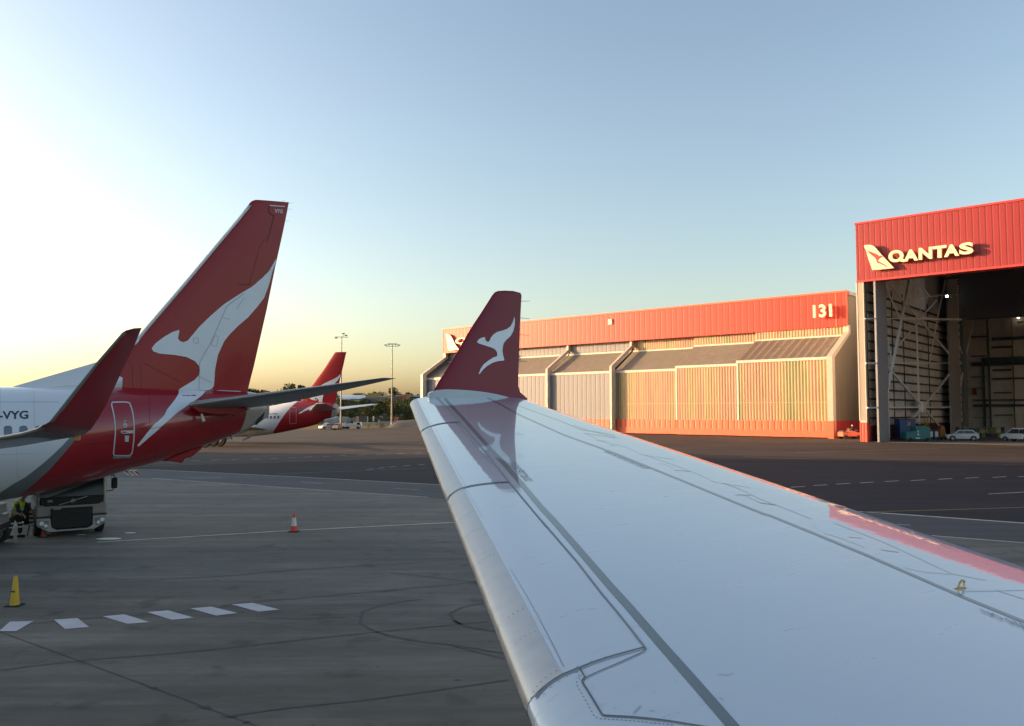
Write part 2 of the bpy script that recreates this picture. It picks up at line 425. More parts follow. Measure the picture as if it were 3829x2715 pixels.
marking('dashed_line', dl, M_WLINE)
marking('road_line', [(z4([(850,1457),(1600,1430),(2291,1402)]), 0.06), (z6([(1965,612),(2291,594)]), 0.14), (z6([(2291,594),(2700,575)]), 0.14),
    (z4([(1080,1532),(1290,1550)]), 0.10), (z4([(1960,1595),(2210,1610)]), 0.08), (z4([(0,1497),(330,1496)]), 0.12)], M_WLINE, 0.014)
marking('taxi_centre_line', [(z4([(-400,1385),(0,1370),(900,1345),(2291,1295)]), 0.15), (z4([(500,1302),(1400,1245),(1900,1214),(2291,1217)]), 0.12),
    (z6([(560,784),(1400,762),(2291,735),(2800,718)]), 0.10), (z6([(-300,265),(0,279),(1000,303),(2291,344)]), 0.18), (z6([(200,228),(900,208),(1500,190)]), 0.2),
    (z4([(1750,1208),(2000,1213),(2291,1216)]), 0.2)], M_YLINE, 0.012)
marking('stand_line', [(zA([(440,95),(1310,42),(2050,5)]), 0.14), (zA([(2050,5),(2500,-24)]), 0.14)], M_PYEL)
for q in ([(-5,497),(45,454),(151,451),(73,497)], [(243,445),(350,438),(402,478),(293,487)], [(463,430),(560,421),(674,456),(575,464)],
          [(663,411),(757,403),(874,436),(776,446)], [(858,394),(952,386),(1071,415),(975,427)], [(1044,376),(1137,369),(1260,399),(1165,409)]):
    sheet('crossing_block', [G(*p).xy for p in zA(q)], 0.012, M_WLINE2)
jt = zA([(-60,475),(0,500),(370,635),(620,727),(700,757),(830,803),(920,840),(1040,882),(1150,922),(1400,1010)])
marking('pavement_joint', [(jt, 0.016)], M_JOINT, 0.012)
V, F = [], []
for (x, y, s_) in zA([(695,754),(925,841),(1045,882),(640,735),(1110,907)]) and [(a, b, c) for (a, b), c in zip(zA([(695,754),(925,841),(1045,882),(640,735),(1110,907)]), (.06,.07,.05,.03,.04))]:
    c = G(x, y); k0 = len(V)
    for k in range(9):
        t = k/9*6.28; rr = s_*random.uniform(.6, 1.1); V.append((c.x+math.cos(t)*rr*1.6, c.y+math.sin(t)*rr, 0.016))
    F.append(tuple(range(k0, k0+9)))
tag(link_mesh('joint_spall', V, F, M_JOINT), kind='structure')
marking('tyre_mark', [
    (smooth_pts(zA([(2350,612),(2291,600),(2050,560),(1880,541),(1750,515),(1650,480),(1610,440),(1640,405),(1750,372),(1900,352)])), 0.07),
    (smooth_pts(zA([(2400,640),(2291,625),(2150,590),(2050,566)])), 0.05),
    (smooth_pts(zA([(2400,520),(2200,490),(2080,465),(2020,430),(2060,395),(2180,370),(2291,362)])), 0.07),
    (smooth_pts(zA([(2400,530),(2210,496),(2100,476),(2035,442)])), 0.05),
    (smooth_pts(zA([(1000,382),(1300,352),(1800,308),(2190,270)])), 0.05),
    (smooth_pts(zA([(0,672),(380,628),(900,585),(1500,520),(2200,452)])), 0.06),
    (smooth_pts(zA([(150,462),(420,436),(900,400),(1120,362),(1290,348)])), 0.04),
    (smooth_pts(zA([(1000,885),(1300,842),(1700,800),(2291,716)])), 0.06),
    (smooth_pts(zA([(720,262),(1000,248),(1300,222),(1900,186)])), 0.07),
    (smooth_pts(zA([(1750,232),(1900,246),(2200,282)])), 0.06),
    (smooth_pts(zA([(1150,430),(1350,440),(1560,432)])), 0.03),
    (z4([(-400,1240),(400,1190),(900,1185),(1900,1188)]), 0.5), (z4([(-300,1260),(500,1232)]), 0.4)], M_TYRE, 0.009)
M_BLOB = mat('sun_glint_white', (0.75, 0.78, 0.70), 0.6)  # sun glints by the truck, painted as pale spots on the apron
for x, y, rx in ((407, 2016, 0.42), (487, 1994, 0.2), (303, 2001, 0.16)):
    c = G(x, y); tag(link_mesh('painted_glint', [(c.x+rx*math.cos(k/16*6.283)*1.05, c.y+rx*0.55*math.sin(k/16*6.283), 0.016) for k in range(16)], [tuple(range(16))], M_BLOB), kind='structure')
# grass beyond the taxiways
gA = [(-700, 1612), (700, 1608), (1150, 1606), (1560, 1598), (1900, 1592)]; gB = [(1900, 1571), (1000, 1571), (-700, 1571)]
sheet('grass', [G(*p).xy for p in gA+gB], 0.004, M_GRASS)
# ------------------------------------------------------------------ our own aircraft: wing and winglet
A55 = Vector((math.sin(R(55)), math.cos(R(55)), 0))
OWN = Frame((-3.0, -2.0, 0), (A55.x, A55.y))       # local x runs aft, local y outboard
own = empty('passenger_aircraft', OWN.loc, OWN.rot)
tag(own, 'passenger aircraft whose white wing with grey leading edge and red winglet fills the foreground', 'aircraft')
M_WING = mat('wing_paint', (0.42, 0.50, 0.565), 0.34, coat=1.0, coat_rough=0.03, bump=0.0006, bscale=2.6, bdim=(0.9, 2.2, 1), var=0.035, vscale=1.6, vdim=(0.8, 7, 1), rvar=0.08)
M_SLAT = mat('bare_metal_leading_edge', (0.50, 0.49, 0.47), 0.34, metal=0.55, var=0.10, vscale=5, rvar=0.06, bump=0.0006, bscale=6)
M_RED = mat('aircraft_red', (0.20, 0.006, 0.018), 0.38, spec=0.3, coat=0.12, coat_rough=0.1, var=0.04, vscale=2, bump=0.0008, bscale=3)
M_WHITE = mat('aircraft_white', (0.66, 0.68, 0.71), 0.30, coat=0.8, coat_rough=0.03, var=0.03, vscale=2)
M_STRIPE = mat('grey_sealant_stripe', (0.075, 0.105, 0.11), 0.35, coat=0.7, coat_rough=0.03, var=0.12, vscale=4)
M_GAP = mat('panel_gap', (0.09, 0.11, 0.13), 0.6)
M_GAPL = mat('faint_panel_line', (0.30, 0.36, 0.41), 0.4, coat=1.0, coat_rough=.03)
M_RIVET = mat('rivet_dark', (0.12, 0.14, 0.16), 0.5)
# reference stations: leading edge and trailing edge, metres in the world
UPC = [0, .0015, .004, .010, .022, .042, .075, .13, .22, .35, .50, .65, .78, .88, .93, .965, 1]
UPH = [0, .0060, .0098, .0155, .0228, .0300, .0365, .0425, .0480, .0505, .0499, .0485, .0466, .0443, .0412, .0345, .0120]
LOH = [0, -.0055, -.0085, -.0125, -.0175, -.0225, -.0275, -.034, -.042, -.048, -.046, -.034, -.020, -.012, -.010, -.008, -.007]
def refpt(px, py, Y): return P(px, py, Y)
LE_T, LE_N = P(1533, 1514, 17.0), P(1986, 2700, 3.55)
TE_T, TE_N = P(1962, 1510, 18.7), P(3829, 2163, 6.34)
def wing_rows():
    rows = []
    for k in range(-14, 41):
        t = k/40.0                                   # 0 near reference .. 1 tip
        le = LE_N.lerp(LE_T, t); te = TE_N.lerp(TE_T, t)
        rows.append((t, le, te))
    return rows
WR = wing_rows()
def cgrid():
    cs = []
    for i in range(len(UPC)-1):
        m = 3 if i > 5 else 2
        for j in range(m): cs.append(UPC[i]+(UPC[i+1]-UPC[i])*j/m)
    return cs+[1.0]
CG = cgrid()
def wing_mesh():
    V = []; F = []; ring = 2*len(CG)-2
    for t, le, te in WR:
        ch = te-le; L = ch.length; N = Vector((0, 0, 1))
        s = 1.35+0.25*t+0.55*max(0.0, min(1.0, (t-.72)/.28))**2
        for c in CG: V.append(OWN.L(le+ch*c+N*spline(UPC, UPH, c)*L*0.62*s))
        for c in CG[-2:0:-1]: V.append(OWN.L(le+ch*c+N*spline(UPC, LOH, c)*L*0.9))
    n = len(WR)
    for k in range(n-1):
        for j in range(ring):
            a = k*ring+j; b = k*ring+(j+1) % ring; F.append((a, b, b+ring, a+ring))
    F.append(tuple(range(ring))[::-1]); F.append(tuple(range((n-1)*ring, n*ring)))
    return V, F
V, F = wing_mesh()
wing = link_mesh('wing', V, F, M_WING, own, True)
bm = bmesh.new(); bm.from_mesh(wing.data); bmesh.ops.recalc_face_normals(bm, faces=bm.faces); bm.to_mesh(wing.data); bm.free()
try: wing.data.set_sharp_from_angle(angle=R(60))
except Exception: pass
TW = bvh([wing], OWN)
z5 = zc(1500, 1400, 800/2291); z3 = zc(1900, 1950, 1000/2123); z5c = zc(1900, 1500, 1000/2291); z4b = zc(2700, 1850, 1129/2291)
# bare metal nose of each slat: from the boundary line to beyond the silhouette, wrapped round the nose
bl = z5([(165,258),(320,560),(480,860),(650,1200),(880,1624)])+[(1900, 2143), (2102.5, 2526)]
def station(h):
    lo, hi = -0.2, 1.02
    def dist(t):
        le = LE_N.lerp(LE_T, t); te = TE_N.lerp(TE_T, t); e = (te-le).normalized(); q = h-le; q.z = 0; e.z = 0
        return abs(q.x*e.y-q.y*e.x)
    best = min(range(0, 245), key=lambda k: dist(lo+k*0.005)); t = lo+best*.005
    for st in (.001, .0002, .00004):
        t = min((t+k*st for k in range(-6, 7)), key=dist)
    le = LE_N.lerp(LE_T, t); te = TE_N.lerp(TE_T, t)
    return t, (h-le).dot(te-le)/(te-le).length_squared
import numpy as np
NB = []
for p in resample(bl, 60):
    h, nn = cast(TW, *p)
    if h is not None: NB.append(station(h))
cf = np.polyfit([q[0] for q in NB], [q[1] for q in NB], 2)
tN = [k*0.01-0.05 for k in range(107)]; cN = [float(np.polyval(cf, t)) for t in tN]
print('nose chord fraction', cN[0], cN[50], cN[-1])
tEnd = tN[0]
def nose_skin(t0, t1, name, off=0.003, cmul=1.0, m=M_SLAT):
    V = []; n = 14; K = max(3, int((t1-t0)*50)); up = []
    for k in range(K+1):
        t = t0+(t1-t0)*k/K; le = LE_N.lerp(LE_T, t); te = TE_N.lerp(TE_T, t); ch = te-le; L = ch.length; s = 1.35+0.25*t+0.55*max(0.0, min(1.0, (t-.72)/.28))**2
        cb = interp(tN, cN, t)*cmul
        row = []
        for j in range(n+1):
            c = cb*(1-j/n)**1.8
            row.append(le+ch*c+Vector((0, 0, 1))*(spline(UPC, UPH, c)*L*0.62*s))
        for j in range(1, n+1):
            c = cb*0.7*(j/n)**1.8
            row.append(le+ch*c+Vector((0, 0, 1))*(spline(UPC, LOH, c)*L*0.9))
        # push out along section normal
        res = []
        for j, p in enumerate(row):
            a = row[max(0, j-1)]; b = row[min(len(row)-1, j+1)]; d = (b-a).normalized(); nn = Vector((d.x, d.y, d.z)).cross((LE_T-LE_N).normalized()).normalized()
            mid = le+ch*0.3
            if nn.dot(p-mid) < 0: nn = -nn
            res.append(OWN.L(p+nn*off))
        V += res
    m_ = 2*n+1; F = [(k*m_+j, k*m_+j+1, (k+1)*m_+j+1, (k+1)*m_+j) for k in range(K) for j in range(m_-1)]
    return link_mesh(name, V, F, m, own, True)
# slat gaps, traced where each crosses the boundary line
gapA = z5([(213,625),(240,595),(280,572),(320,556),(400,533),(480,520),(560,515),(630,513)])
gapB = z5([(500,1360),(520,1310),(560,1270),(610,1240),(660,1220),(740,1198),(850,1180),(1000,1163),(1160,1155)])
gapC = z3([(215,1640),(190,1580),(187,1530),(200,1470),(222,1405),(260,1355),(310,1305),(370,1260),(430,1225),(500,1195),(570,1167),(700,1115),(850,1068),(970,1035),(1085,1004)])
def t_of(px, py):
    return station(cast(TW, px, py)[0])[0]
tA, tB, tC = t_of(*z5([(330,552)])[0]), t_of(*z5([(665,1218)])[0]), t_of(2103, 2527)
print('slat stations', tA, tB, tC, 'nose c', cN[0], cN[-1])
for a, b in ((tC+0.001, tB-0.0015), (tB+0.0015, tA-0.002), (tA+0.002, 1.0)):
    nose_skin(a, b, 'slat_nose')
line_decal('slat_gap', [(gapA, 3.0), (gapB, 3.6), (gapC[4:], [7, 5])], TW, OWN, M_GAP, own, 0.006, 8)
# panel lines, stripe and fasteners
line_decal('slat_trailing_line', [
    (z5([(360,215),(430,300),(520,375),(630,515),(855,775),(1020,985),(1155,1155),(1360,1400),(1560,1640)]), [3, 5]),
    (z3([(270,0),(480,245),(545,320),(700,520),(750,585),(860,715),(960,840),(1085,1003)]), [4.5, 6]),
    ], TW, OWN, M_GAP if False else mat('slat_line', (0.16,0.19,0.21), 0.5), own, 0.004)
line_decal('panel_line', [
    (z5([(590,520),(780,745),(960,960)]), 2.2), (z5([(190,265),(345,560)]), 2), (z5([(355,565),(500,850),(690,1195)]), 1.6), (z5([(690,1225),(870,1530)]), 1.6),
    (z5([(1240,330),(1480,415),(1700,495),(1930,592),(2100,615),(2291,655)]), 2), (z5([(1960,628),(2291,680)]), 1.5),
    (z5c([(560,205),(620,228),(830,290),(900,305),(960,318)]), 1.2), (z5c([(660,275),(800,345),(1000,390),(1150,460),(1420,500)]), 1),
    (z5c([(1170,462),(1400,540),(1640,630),(1770,695),(2080,742)]), 1.2), (z5c([(1840,700),(2000,760),(2160,840),(2290,890)]), 1.6),
    (z4b([(160,0),(300,65),(400,75),(530,125),(680,185)]), 1.6), (z4b([(770,290),(900,330),(1080,400)]), 1.4), (z4b([(1380,555),(1550,590),(1740,605)]), 1.3),
    (z4b([(1830,735),(2291,725)]), 1.8), (z4b([(2080,725),(2291,792)]), 2.2), (z4b([(850,215),(1200,350),(1400,440),(1740,600),(2000,650)]), 1.6),
    ], TW, OWN, M_GAPL, own, 0.003)
line_decal('panel_gap', [
    (z3([(567,1165),(612,1243)]), 5), (z3([(1085,1003),(1097,1018),(1062,1045),(850,1140),(720,1195),(610,1245)]), 3.4),
    (smooth_pts(z3([(610,1245),(592,1262),(592,1285),(640,1360),(700,1460),(738,1525),(752,1540),(780,1546),(1000,1558),(1250,1585),(1520,1628),(1800,1670)]), sub=3), [7, 4.5]),
    ], TW, OWN, M_GAP, own, 0.004, 8)
stripe = z5([(432,212),(520,320),(640,445),(980,828),(1110,965),(1270,1150),(1500,1425),(1680,1630)])[:-1]+z3([(367,0),(560,222),(815,520),(960,680),(1200,960),(1500,1300),(1790,1635),(1900,1760)])
line_decal('spar_stripe', [(stripe, [9, 42])], TW, OWN, M_STRIPE, own, 0.002, 20)
aft = z5c([(-180,-30),(-60,30),(60,100),(480,290),(900,440),(1440,660),(2000,890),(2200,970)])+z4b([(330,145),(640,270),(1100,460),(1560,660),(1860,790),(2291,965),(2500,1050)])
line_decal('aft_stripe', [(aft, [4, 11])], TW, OWN, M_STRIPE, own, 0.002, 20)
# short scuffs and streaks near the flaps
line_decal('scuff', [(p_, w_*.6) for p_, w_ in [(z5c([(1285,533),(1340,540),(1420,575)]), 1.4), (z5c([(1425,590),(1500,596),(1560,603)]), 3), (z5c([(1965,798),(2080,808)]), 3.2), (z5c([(2160,873),(2291,886)]), 3),
    (z5c([(865,378),(910,378)]), 2), (z5c([(755,338),(840,342)]), 2), (z4b([(290,60),(400,72)]), 3), (z4b([(960,322),(1060,330)]), 3), (z4b([(1205,418),(1340,436)]), 4), (z4b([(100,0),(210,5)]), 3),
    (z4b([(680,232),(715,248)]), 2), (z3([(1660,1215),(1740,1222),(1790,1205)]), 3), (z3([(1675,1405),(1710,1413)]), 4), (z3([(990,1532),(1050,1462)]), 7), (z3([(720,1468),(785,1447)]), 2.5),
    (z3([(1120,1505),(1160,1503)]), 4), (z3([(835,1483),(860,1480)]), 4), (z3([(655,1302),(680,1305),(672,1315)]), 2), (z3([(665,1330),(690,1325),(692,1335)]), 2),
    (z3([(970,845),(1060,832)]), 1.6), (z3([(120,300),(220,285)]), 1.4), (z3([(1330,1275),(1350,1278)]), 3), (z3([(1150,1355),(1168,1360)]), 3)]], TW, OWN, M_GAPL, own, 0.003, 6)
V, F = [], []
riv = []
def riv_line(pts, n): riv.extend(resample(pts, n))
riv_line(z3([(545,1198),(575,1245),(545,1270),(541,1293),(600,1395),(688,1555),(733,1568),(803,1572),(937,1580),(1077,1592),(1220,1608),(1300,1617)]), 32)
riv_line(z3([(285,1372),(362,1298),(456,1238),(540,1198)]), 5)
riv_line(z3([(165,1445),(205,1343),(235,1303),(268,1268),(305,1237),(343,1210),(383,1187)]), 8)
riv_line(z3([(62,972),(97,940),(133,914),(175,891),(217,874)]), 5)
riv_line(z3([(2,760),(37,733),(76,710),(116,690)]), 4); riv_line(z3([(5,768),(39,741),(78,718),(118,698)]), 4)
riv_line(z3([(440,1205),(550,1153),(661,1110),(771,1073)]), 4)
riv_line(z3([(20,380),(130,560),(240,760),(350,970),(440,1150)]), 70)
z7b = zc(1500, 1600, 700/1624)
riv_line(z7b([(510,790),(540,768),(570,748),(600,735),(618,728)]), 7); riv_line(z7b([(560,945),(590,912),(620,895),(700,868)]), 7)
riv_line(z7b([(682,1168),(708,1142),(738,1122),(770,1106),(802,1094)]), 5); riv_line(z7b([(685,1170),(711,1146),(741,1126),(773,1110),(806,1098)]), 5)
riv_line(z7b([(377,428),(410,412),(450,395)]), 5)
TW2 = bvh([o for o in own.children if o.type == 'MESH' and o.name.startswith(('wing', 'slat_nose'))], OWN)
for (x, y) in riv:
    h, nn = cast(TW2, x, y)
    if h is None: continue
    r_ = 0.0042 if h.y < 6 else 0.006
    a = (LE_T-LE_N).normalized(); a = (a-nn*a.dot(nn)).normalized(); b = nn.cross(a); k0 = len(V)
    V += [OWN.L(h+nn*0.0015+a*math.cos(k/6*6.283)*r_+b*math.sin(k/6*6.283)*r_) for k in range(6)]; F.append(tuple(range(k0, k0+6)))
tag(link_mesh('rivet', V, F, M_RIVET, own), kind='stuff')
# lettering on the wing, read from the outboard side, so upside down here
text_decal('step_warning', 'NO STEP', [z4b([(2000,908)])[0], z4b([(2385,1062)])[0], z4b([(2340,1012)])[0], z4b([(1948,868)])[0]], TW, OWN, M_GAP, own, 0.007, 0.0)
zt = zc(1850, 1680, 250/2291)
text_decal('step_warning', 'DO NOT STEP ON SLATS', [zt([(1040,1090)])[0], zt([(420,500)])[0], zt([(700,420)])[0], zt([(1300,1080)])[0]], TW, OWN, mat('wing_lettering', (0.15,0.18,0.2), 0.5), own, 0.004, 0.0)
zu = zc(2230, 1660, 250/2291)
text_decal('step_warning', 'DO NOT STEP OUTSIDE THIS AREA', [zu([(1620,850)])[0], zu([(215,255)])[0], zu([(370,250)])[0], zu([(1850,850)])[0]], TW, OWN, mat('wing_lettering', (0.15,0.18,0.2), 0.5), own, 0.004, 0.0)
# tie-down ring
h, nn = cast(TW, *z4b([(1812, 712)])[0])
if h:
    mb = MB(); M_BR = mat('brass_ring', (0.38, 0.27, 0.12), 0.35, metal=0.8)
    base = OWN.L(h); ring = []
    s0 = h.y/FPX
    for k in range(15):
        t = -0.5+k/14*4.1; ring.append(base+Vector((0.055*math.cos(t)*0.9+0.0, -0.02*0, 0.03+0.032*math.sin(t))))
    ring = [base+Vector((-.055,0,0)), base+Vector((-.03,0,.012)), base+Vector((-.012,0,.036)), base+Vector((.018,0,.050)), base+Vector((.042,0,.046)), base+Vector((.046,0,.032)), base+Vector((.034,0,.012)), base+Vector((.03,0,0)), base+Vector((-.055,0,0))]
    for a, b in zip(ring, ring[1:]): mb.bar(a, b, 0.007, 6)
    mb.box(base+Vector((-.06,-.015,-.004)), base+Vector((.04,.015,.006)))
    mb.build('lifting_ring', M_BR, own, True)
# winglet
z6w = zc(1500, 1000, 800/2291)
wp0 = P(1605, 1468, 17.0); tiltN = Vector((-A55.y, A55.x, -0.10)).normalized()
WP = lambda p: PL(p[0], p[1], wp0, tiltN)
lew = z6w([(325,1335),(365,1290),(400,1225),(480,1100),(600,905),(740,660),(850,495),(930,370),(975,298),(1000,268),(1035,252)])
tew = z6w([(1345,1452),(1352,1405),(1275,1335),(1255,1270),(1257,1100),(1266,870),(1272,700),(1278,520),(1285,380),(1290,300),(1278,272)])
rws = list(zip(lew, tew))
rows = []
for i in range(len(rws)-1):
    for k in range(4):
        t = k/4; (a, b), (c, d) = rws[i], rws[i+1]
        rows.append((WP((a[0]*(1-t)+c[0]*t, a[1]*(1-t)+c[1]*t)), WP((b[0]*(1-t)+d[0]*t, b[1]*(1-t)+d[1]*t)), 0.075))
rows.append((WP(rws[-1][0]), WP(rws[-1][1]), 0.05)); rows.append((WP(z6w([(1100,248)])[0]), WP(z6w([(1200,252)])[0]), 0.03))
winglet = loft('winglet', rows, M_RED, own, OWN)
TG = bvh([winglet], OWN)
roo = z6w([(1209,530),(1216,560),(1214,620),(1200,680),(1170,735),(1120,780),(1095,815),(1085,860),(1083,900),(1090,940),(1102,990),(1098,998),(1040,1003),(980,1020),(920,1055),(870,1100),(840,1140),(830,1142),(832,1130),(850,1085),(880,1040),(930,1000),(985,965),(1015,955),(1027,945),(1025,910),(1005,880),(975,862),(900,838),(830,815),(808,800),(830,770),(860,755),(890,747),(897,755),(900,780),(915,795),(935,797),(945,785),(960,750),(990,715),(1030,690),(1080,678),(1130,660),(1170,630),(1195,580)])
decal('emblem', roo, TG, OWN, M_WHITE, winglet, 0.008)
# white root fairing that the red winglet stands on; its foot is sunk in the wing skin
fa = resample(smooth_pts(z6w([(290,1350),(350,1322),(500,1314),(800,1334),(1050,1374),(1326,1450)])), 48)
V = []; F = []
for k, q in enumerate(fa):
    c = WP(q); cc = k/47; hh = sec(min(max(cc, .004), 1), .085)*2.9*1.06+.012
    for off, dz in ((-hh, -.30), (-hh, -.02), (-hh*.93, 0), (hh*.93, 0), (hh, -.02), (hh, -.30)):
        V.append(OWN.L(c+tiltN*off+Vector((0, 0, dz))))
for k in range(47):
    for j in range(6): F.append((k*6+j, k*6+(j+1) % 6, (k+1)*6+(j+1) % 6, (k+1)*6+j))
F += [tuple(range(6)), tuple(range(47*6, 48*6))]
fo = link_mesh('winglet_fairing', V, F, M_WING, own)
bm = bmesh.new(); bm.from_mesh(fo.data); bmesh.ops.recalc_face_normals(bm, faces=bm.faces); bm.to_mesh(fo.data); bm.free()
M_WICK = mat('static_wick_grey', (0.12, 0.11, 0.11), 0.5)
for a, b in (((1285,362),(1378,360)), ((1278,541),(1377,550)), ((1270,720),(1370,732)), ((1262,1001),(1357,1010))):
    pa, pb = [WP(p) for p in z6w([a, b])]; MB().bar(OWN.L(pa), OWN.L(pb), 0.006, 5, 0.004).build('static_wick', M_WICK, winglet)
# ------------------------------------------------------------------ the airliner on the next stand
def zone_mat(name, layers, base, **kw):
    # paint zones divided by smooth curves stored on the mesh as float attributes: attribute > 0 -> that colour
    m = mat(name, base, **kw); t = m.node_tree; n = t.nodes; b = n['Principled BSDF']
    prev = None
    for att, col in layers:
        a = n.new('ShaderNodeAttribute'); a.attribute_name = att
        g = n.new('ShaderNodeMath'); g.operation = 'GREATER_THAN'; g.inputs[1].default_value = 0; t.links.new(a.outputs['Fac'], g.inputs[0])
        mx = n.new('ShaderNodeMix'); mx.data_type = 'RGBA'; t.links.new(g.outputs[0], mx.inputs[0])
        if prev: t.links.new(prev, mx.inputs[6])
        else: mx.inputs[6].default_value = (*base, 1)
        mx.inputs[7].default_value = (*col, 1); prev = mx.outputs[2]
    t.links.new(prev, b.inputs['Base Color']); return m
C_RED = (0.29, 0.007, 0.014); C_WHT = (0.62, 0.65, 0.69); C_GRY = (0.16, 0.175, 0.185); C_BGE = (0.42, 0.39, 0.34)
M_TAIL = mat('tail_red', (0.30, .006, .010), 0.36, spec=0.35, coat=0.28, coat_rough=0.07, var=0.05, vscale=1.2, bump=0.002, bscale=1.5)
M_TWHT = mat('tail_white', (0.66, 0.70, 0.75), 0.35, coat=0.4, var=0.04, vscale=1.5)
M_STAB = mat('stabiliser_grey', (0.19, 0.195, 0.20), 0.42, coat=0.3, coat_rough=0.2, var=0.12, vscale=1.5, vdim=(1, 4, 1))
M_DARKM = mat('exhaust_dark', (0.05, 0.052, 0.055), 0.5, metal=0.3)
M_GLASSW = mat('cabin_window', (0.10, 0.13, 0.17), 0.12, spec=0.8)
M_BARE = mat('bare_edge', (0.55, 0.56, 0.56), 0.3, metal=0.5)
M_REG = mat('registration_blue', (0.02, 0.045, 0.08), 0.5)
M_FRAME = mat('door_outline_white', (0.50, 0.50, 0.52), 0.5)
M_TYRE2 = mat('tyre_rubber', (0.02, 0.02, 0.02), 0.85)
M_FINE = mat('fine_panel_line', (0.05, 0.012, 0.014), 0.6)
M_FINEW = mat('fine_line_white_area', (0.22, 0.25, 0.30), 0.6)
def fuselage(fr, top, bot, u0, u1, wfun, zones, material, parent, name='fuselage', du=0.35):
    tu = [fr.px(*p) for p in top]; bu = [fr.px(*p) for p in bot]
    tx, tz = [p.x for p in tu], [p.z for p in tu]; bx, bz = [p.x for p in bu], [p.z for p in bu]
    V = []; F = []; n = 48; K = int((u1-u0)/du)
    for k in range(K+1):
        u = u0+(u1-u0)*k/K; zt, zb = spline(tx, tz, u), spline(bx, bz, u); w_ = wfun(u)
        for j in range(n):
            a = 2*math.pi*j/n; V.append((u, math.sin(a)*w_, (zt+zb)/2+math.cos(a)*(zt-zb)/2))
    for k in range(K):
        for j in range(n): F.append((k*n+j, k*n+(j+1) % n, (k+1)*n+(j+1) % n, (k+1)*n+j))
    F.append(tuple(range(n))); F.append(tuple(range(K*n, K*n+n)))
    o = link_mesh(name, V, F, material, parent, True)
    bm = bmesh.new(); bm.from_mesh(o.data); bmesh.ops.recalc_face_normals(bm, faces=bm.faces); bm.to_mesh(o.data); bm.free()
    tr = bvh([o], fr)
    for att, pts, sign in zones:
        q = []
        for p in pts:
            h, nn = cast(tr, *p)
            if h is None: h = PL(p[0], p[1], fr.W(0, 0, 0), fr.ay)
            h = fr.L(h); q.append((h.z, h.x))
        q.sort(); zz = [a for a, b in q]; uu = [b for a, b in q]
        at = o.data.attributes.new(att, 'FLOAT', 'POINT')
        for v in o.data.vertices:
            z = v.co.z
            if z < zz[0]: ub = uu[0]+(uu[1]-uu[0])/(zz[1]-zz[0])*(z-zz[0])
            elif z > zz[-1]: ub = uu[-1]+(uu[-1]-uu[-2])/(zz[-1]-zz[-2])*(z-zz[-1])
            else: ub = interp(zz, uu, z)
            at.data[v.index].value = (v.co.x-ub)*sign
    return o, tr
AIR = Frame((-10.7, 30.0, 0), (math.sin(R(65)), math.cos(R(65))))
jet = empty('airliner', AIR.loc, AIR.rot)
tag(jet, 'near airliner with a white kangaroo on its tall red tail, parked at left', 'airliner')
y1 = zc(0, 700, 1200/2291); y2 = zc(0, 1150, 900/2291); y3 = zc(0, 1700, 500/2030); y7 = zc(500, 1480, 600/2291)
top = [(-900, 1446), (0, 1446), (60, 1446), (428, 1447), (668, 1456), (900, 1463), (960, 1470), (1000, 1490), (1030, 1515)]
bot = [(-900, 1876), (-300, 1876), (0, 1873), (62, 1861), (148, 1846), (209, 1833), (300, 1808), (369, 1791), (471, 1760), (589, 1728), (758, 1668), (864, 1630), (951, 1591), (1000, 1560), (1030, 1530)]
uA = AIR.px(0, 1446).x; uE = AIR.px(1004, 1500).x
def wf(u):
    xs = [uA, AIR.px(400, 1500).x, AIR.px(700, 1500).x, AIR.px(900, 1500).x, uE]
    return spline(xs, [1.88, 1.62, 1.0, 0.55, 0.26], u)
redc = y2([(720,1258),(660,1330),(600,1400),(500,1515),(390,1624)])+y3([(600,370),(430,520),(250,650)])+[(330, 1580), (420, 1450)]
gryc = y2([(650,1258),(560,1350),(450,1450),(340,1540),(230,1624)])+y3([(300,380),(0,580)])+[(300, 1580), (400, 1450)]
endc = y7([(1615,190),(1600,300),(1560,420),(1510,520)])
M_BODY = zone_mat('airliner_livery', [('zone_grey', C_GRY), ('zone_red', C_RED), ('zone_end', C_BGE)], C_WHT, rough=0.3, coat=0.9, coat_rough=0.04, bump=0.003, bscale=1.2)
fus, TF = fuselage(AIR, top, bot, uA-16, uE, wf, [('zone_grey', gryc, 1), ('zone_red', redc, 1), ('zone_end', endc, 1)], M_BODY, jet)
# fin
F0 = AIR.W(0, 0, 0)
def finpt(p): return PL(p[0], p[1], F0, AIR.ay)
le = y1([(640,1480),(862,1208),(960,1092),(1330,662),(1560,388),(1700,222),(1765,140),(1782,112),(1800,98),(1825,90)])
te = y1([(1762,1480),(1786,1380),(1812,1280),(1905,870),(1965,570),(2020,320),(2050,175),(2056,140),(2060,120),(2063,108)])
rows = []
for i in range(len(le)-1):
    for k in range(3):
        t = k/3; a = [le[i][j]*(1-t)+le[i+1][j]*t for j in (0, 1)]; b = [te[i][j]*(1-t)+te[i+1][j]*t for j in (0, 1)]
        rows.append((finpt(a), finpt(b), 0.085))
rows.append((finpt(le[-1]), finpt(te[-1]), 0.05))
fin = loft('fin', rows, M_TAIL, jet, AIR, nrm=AIR.ay)
dors = [finpt(p) for p in y1([(60,1430),(115,1413),(690,1252),(868,1200),(900,1450)])]
dl_ = [AIR.L(p) for p in dors]
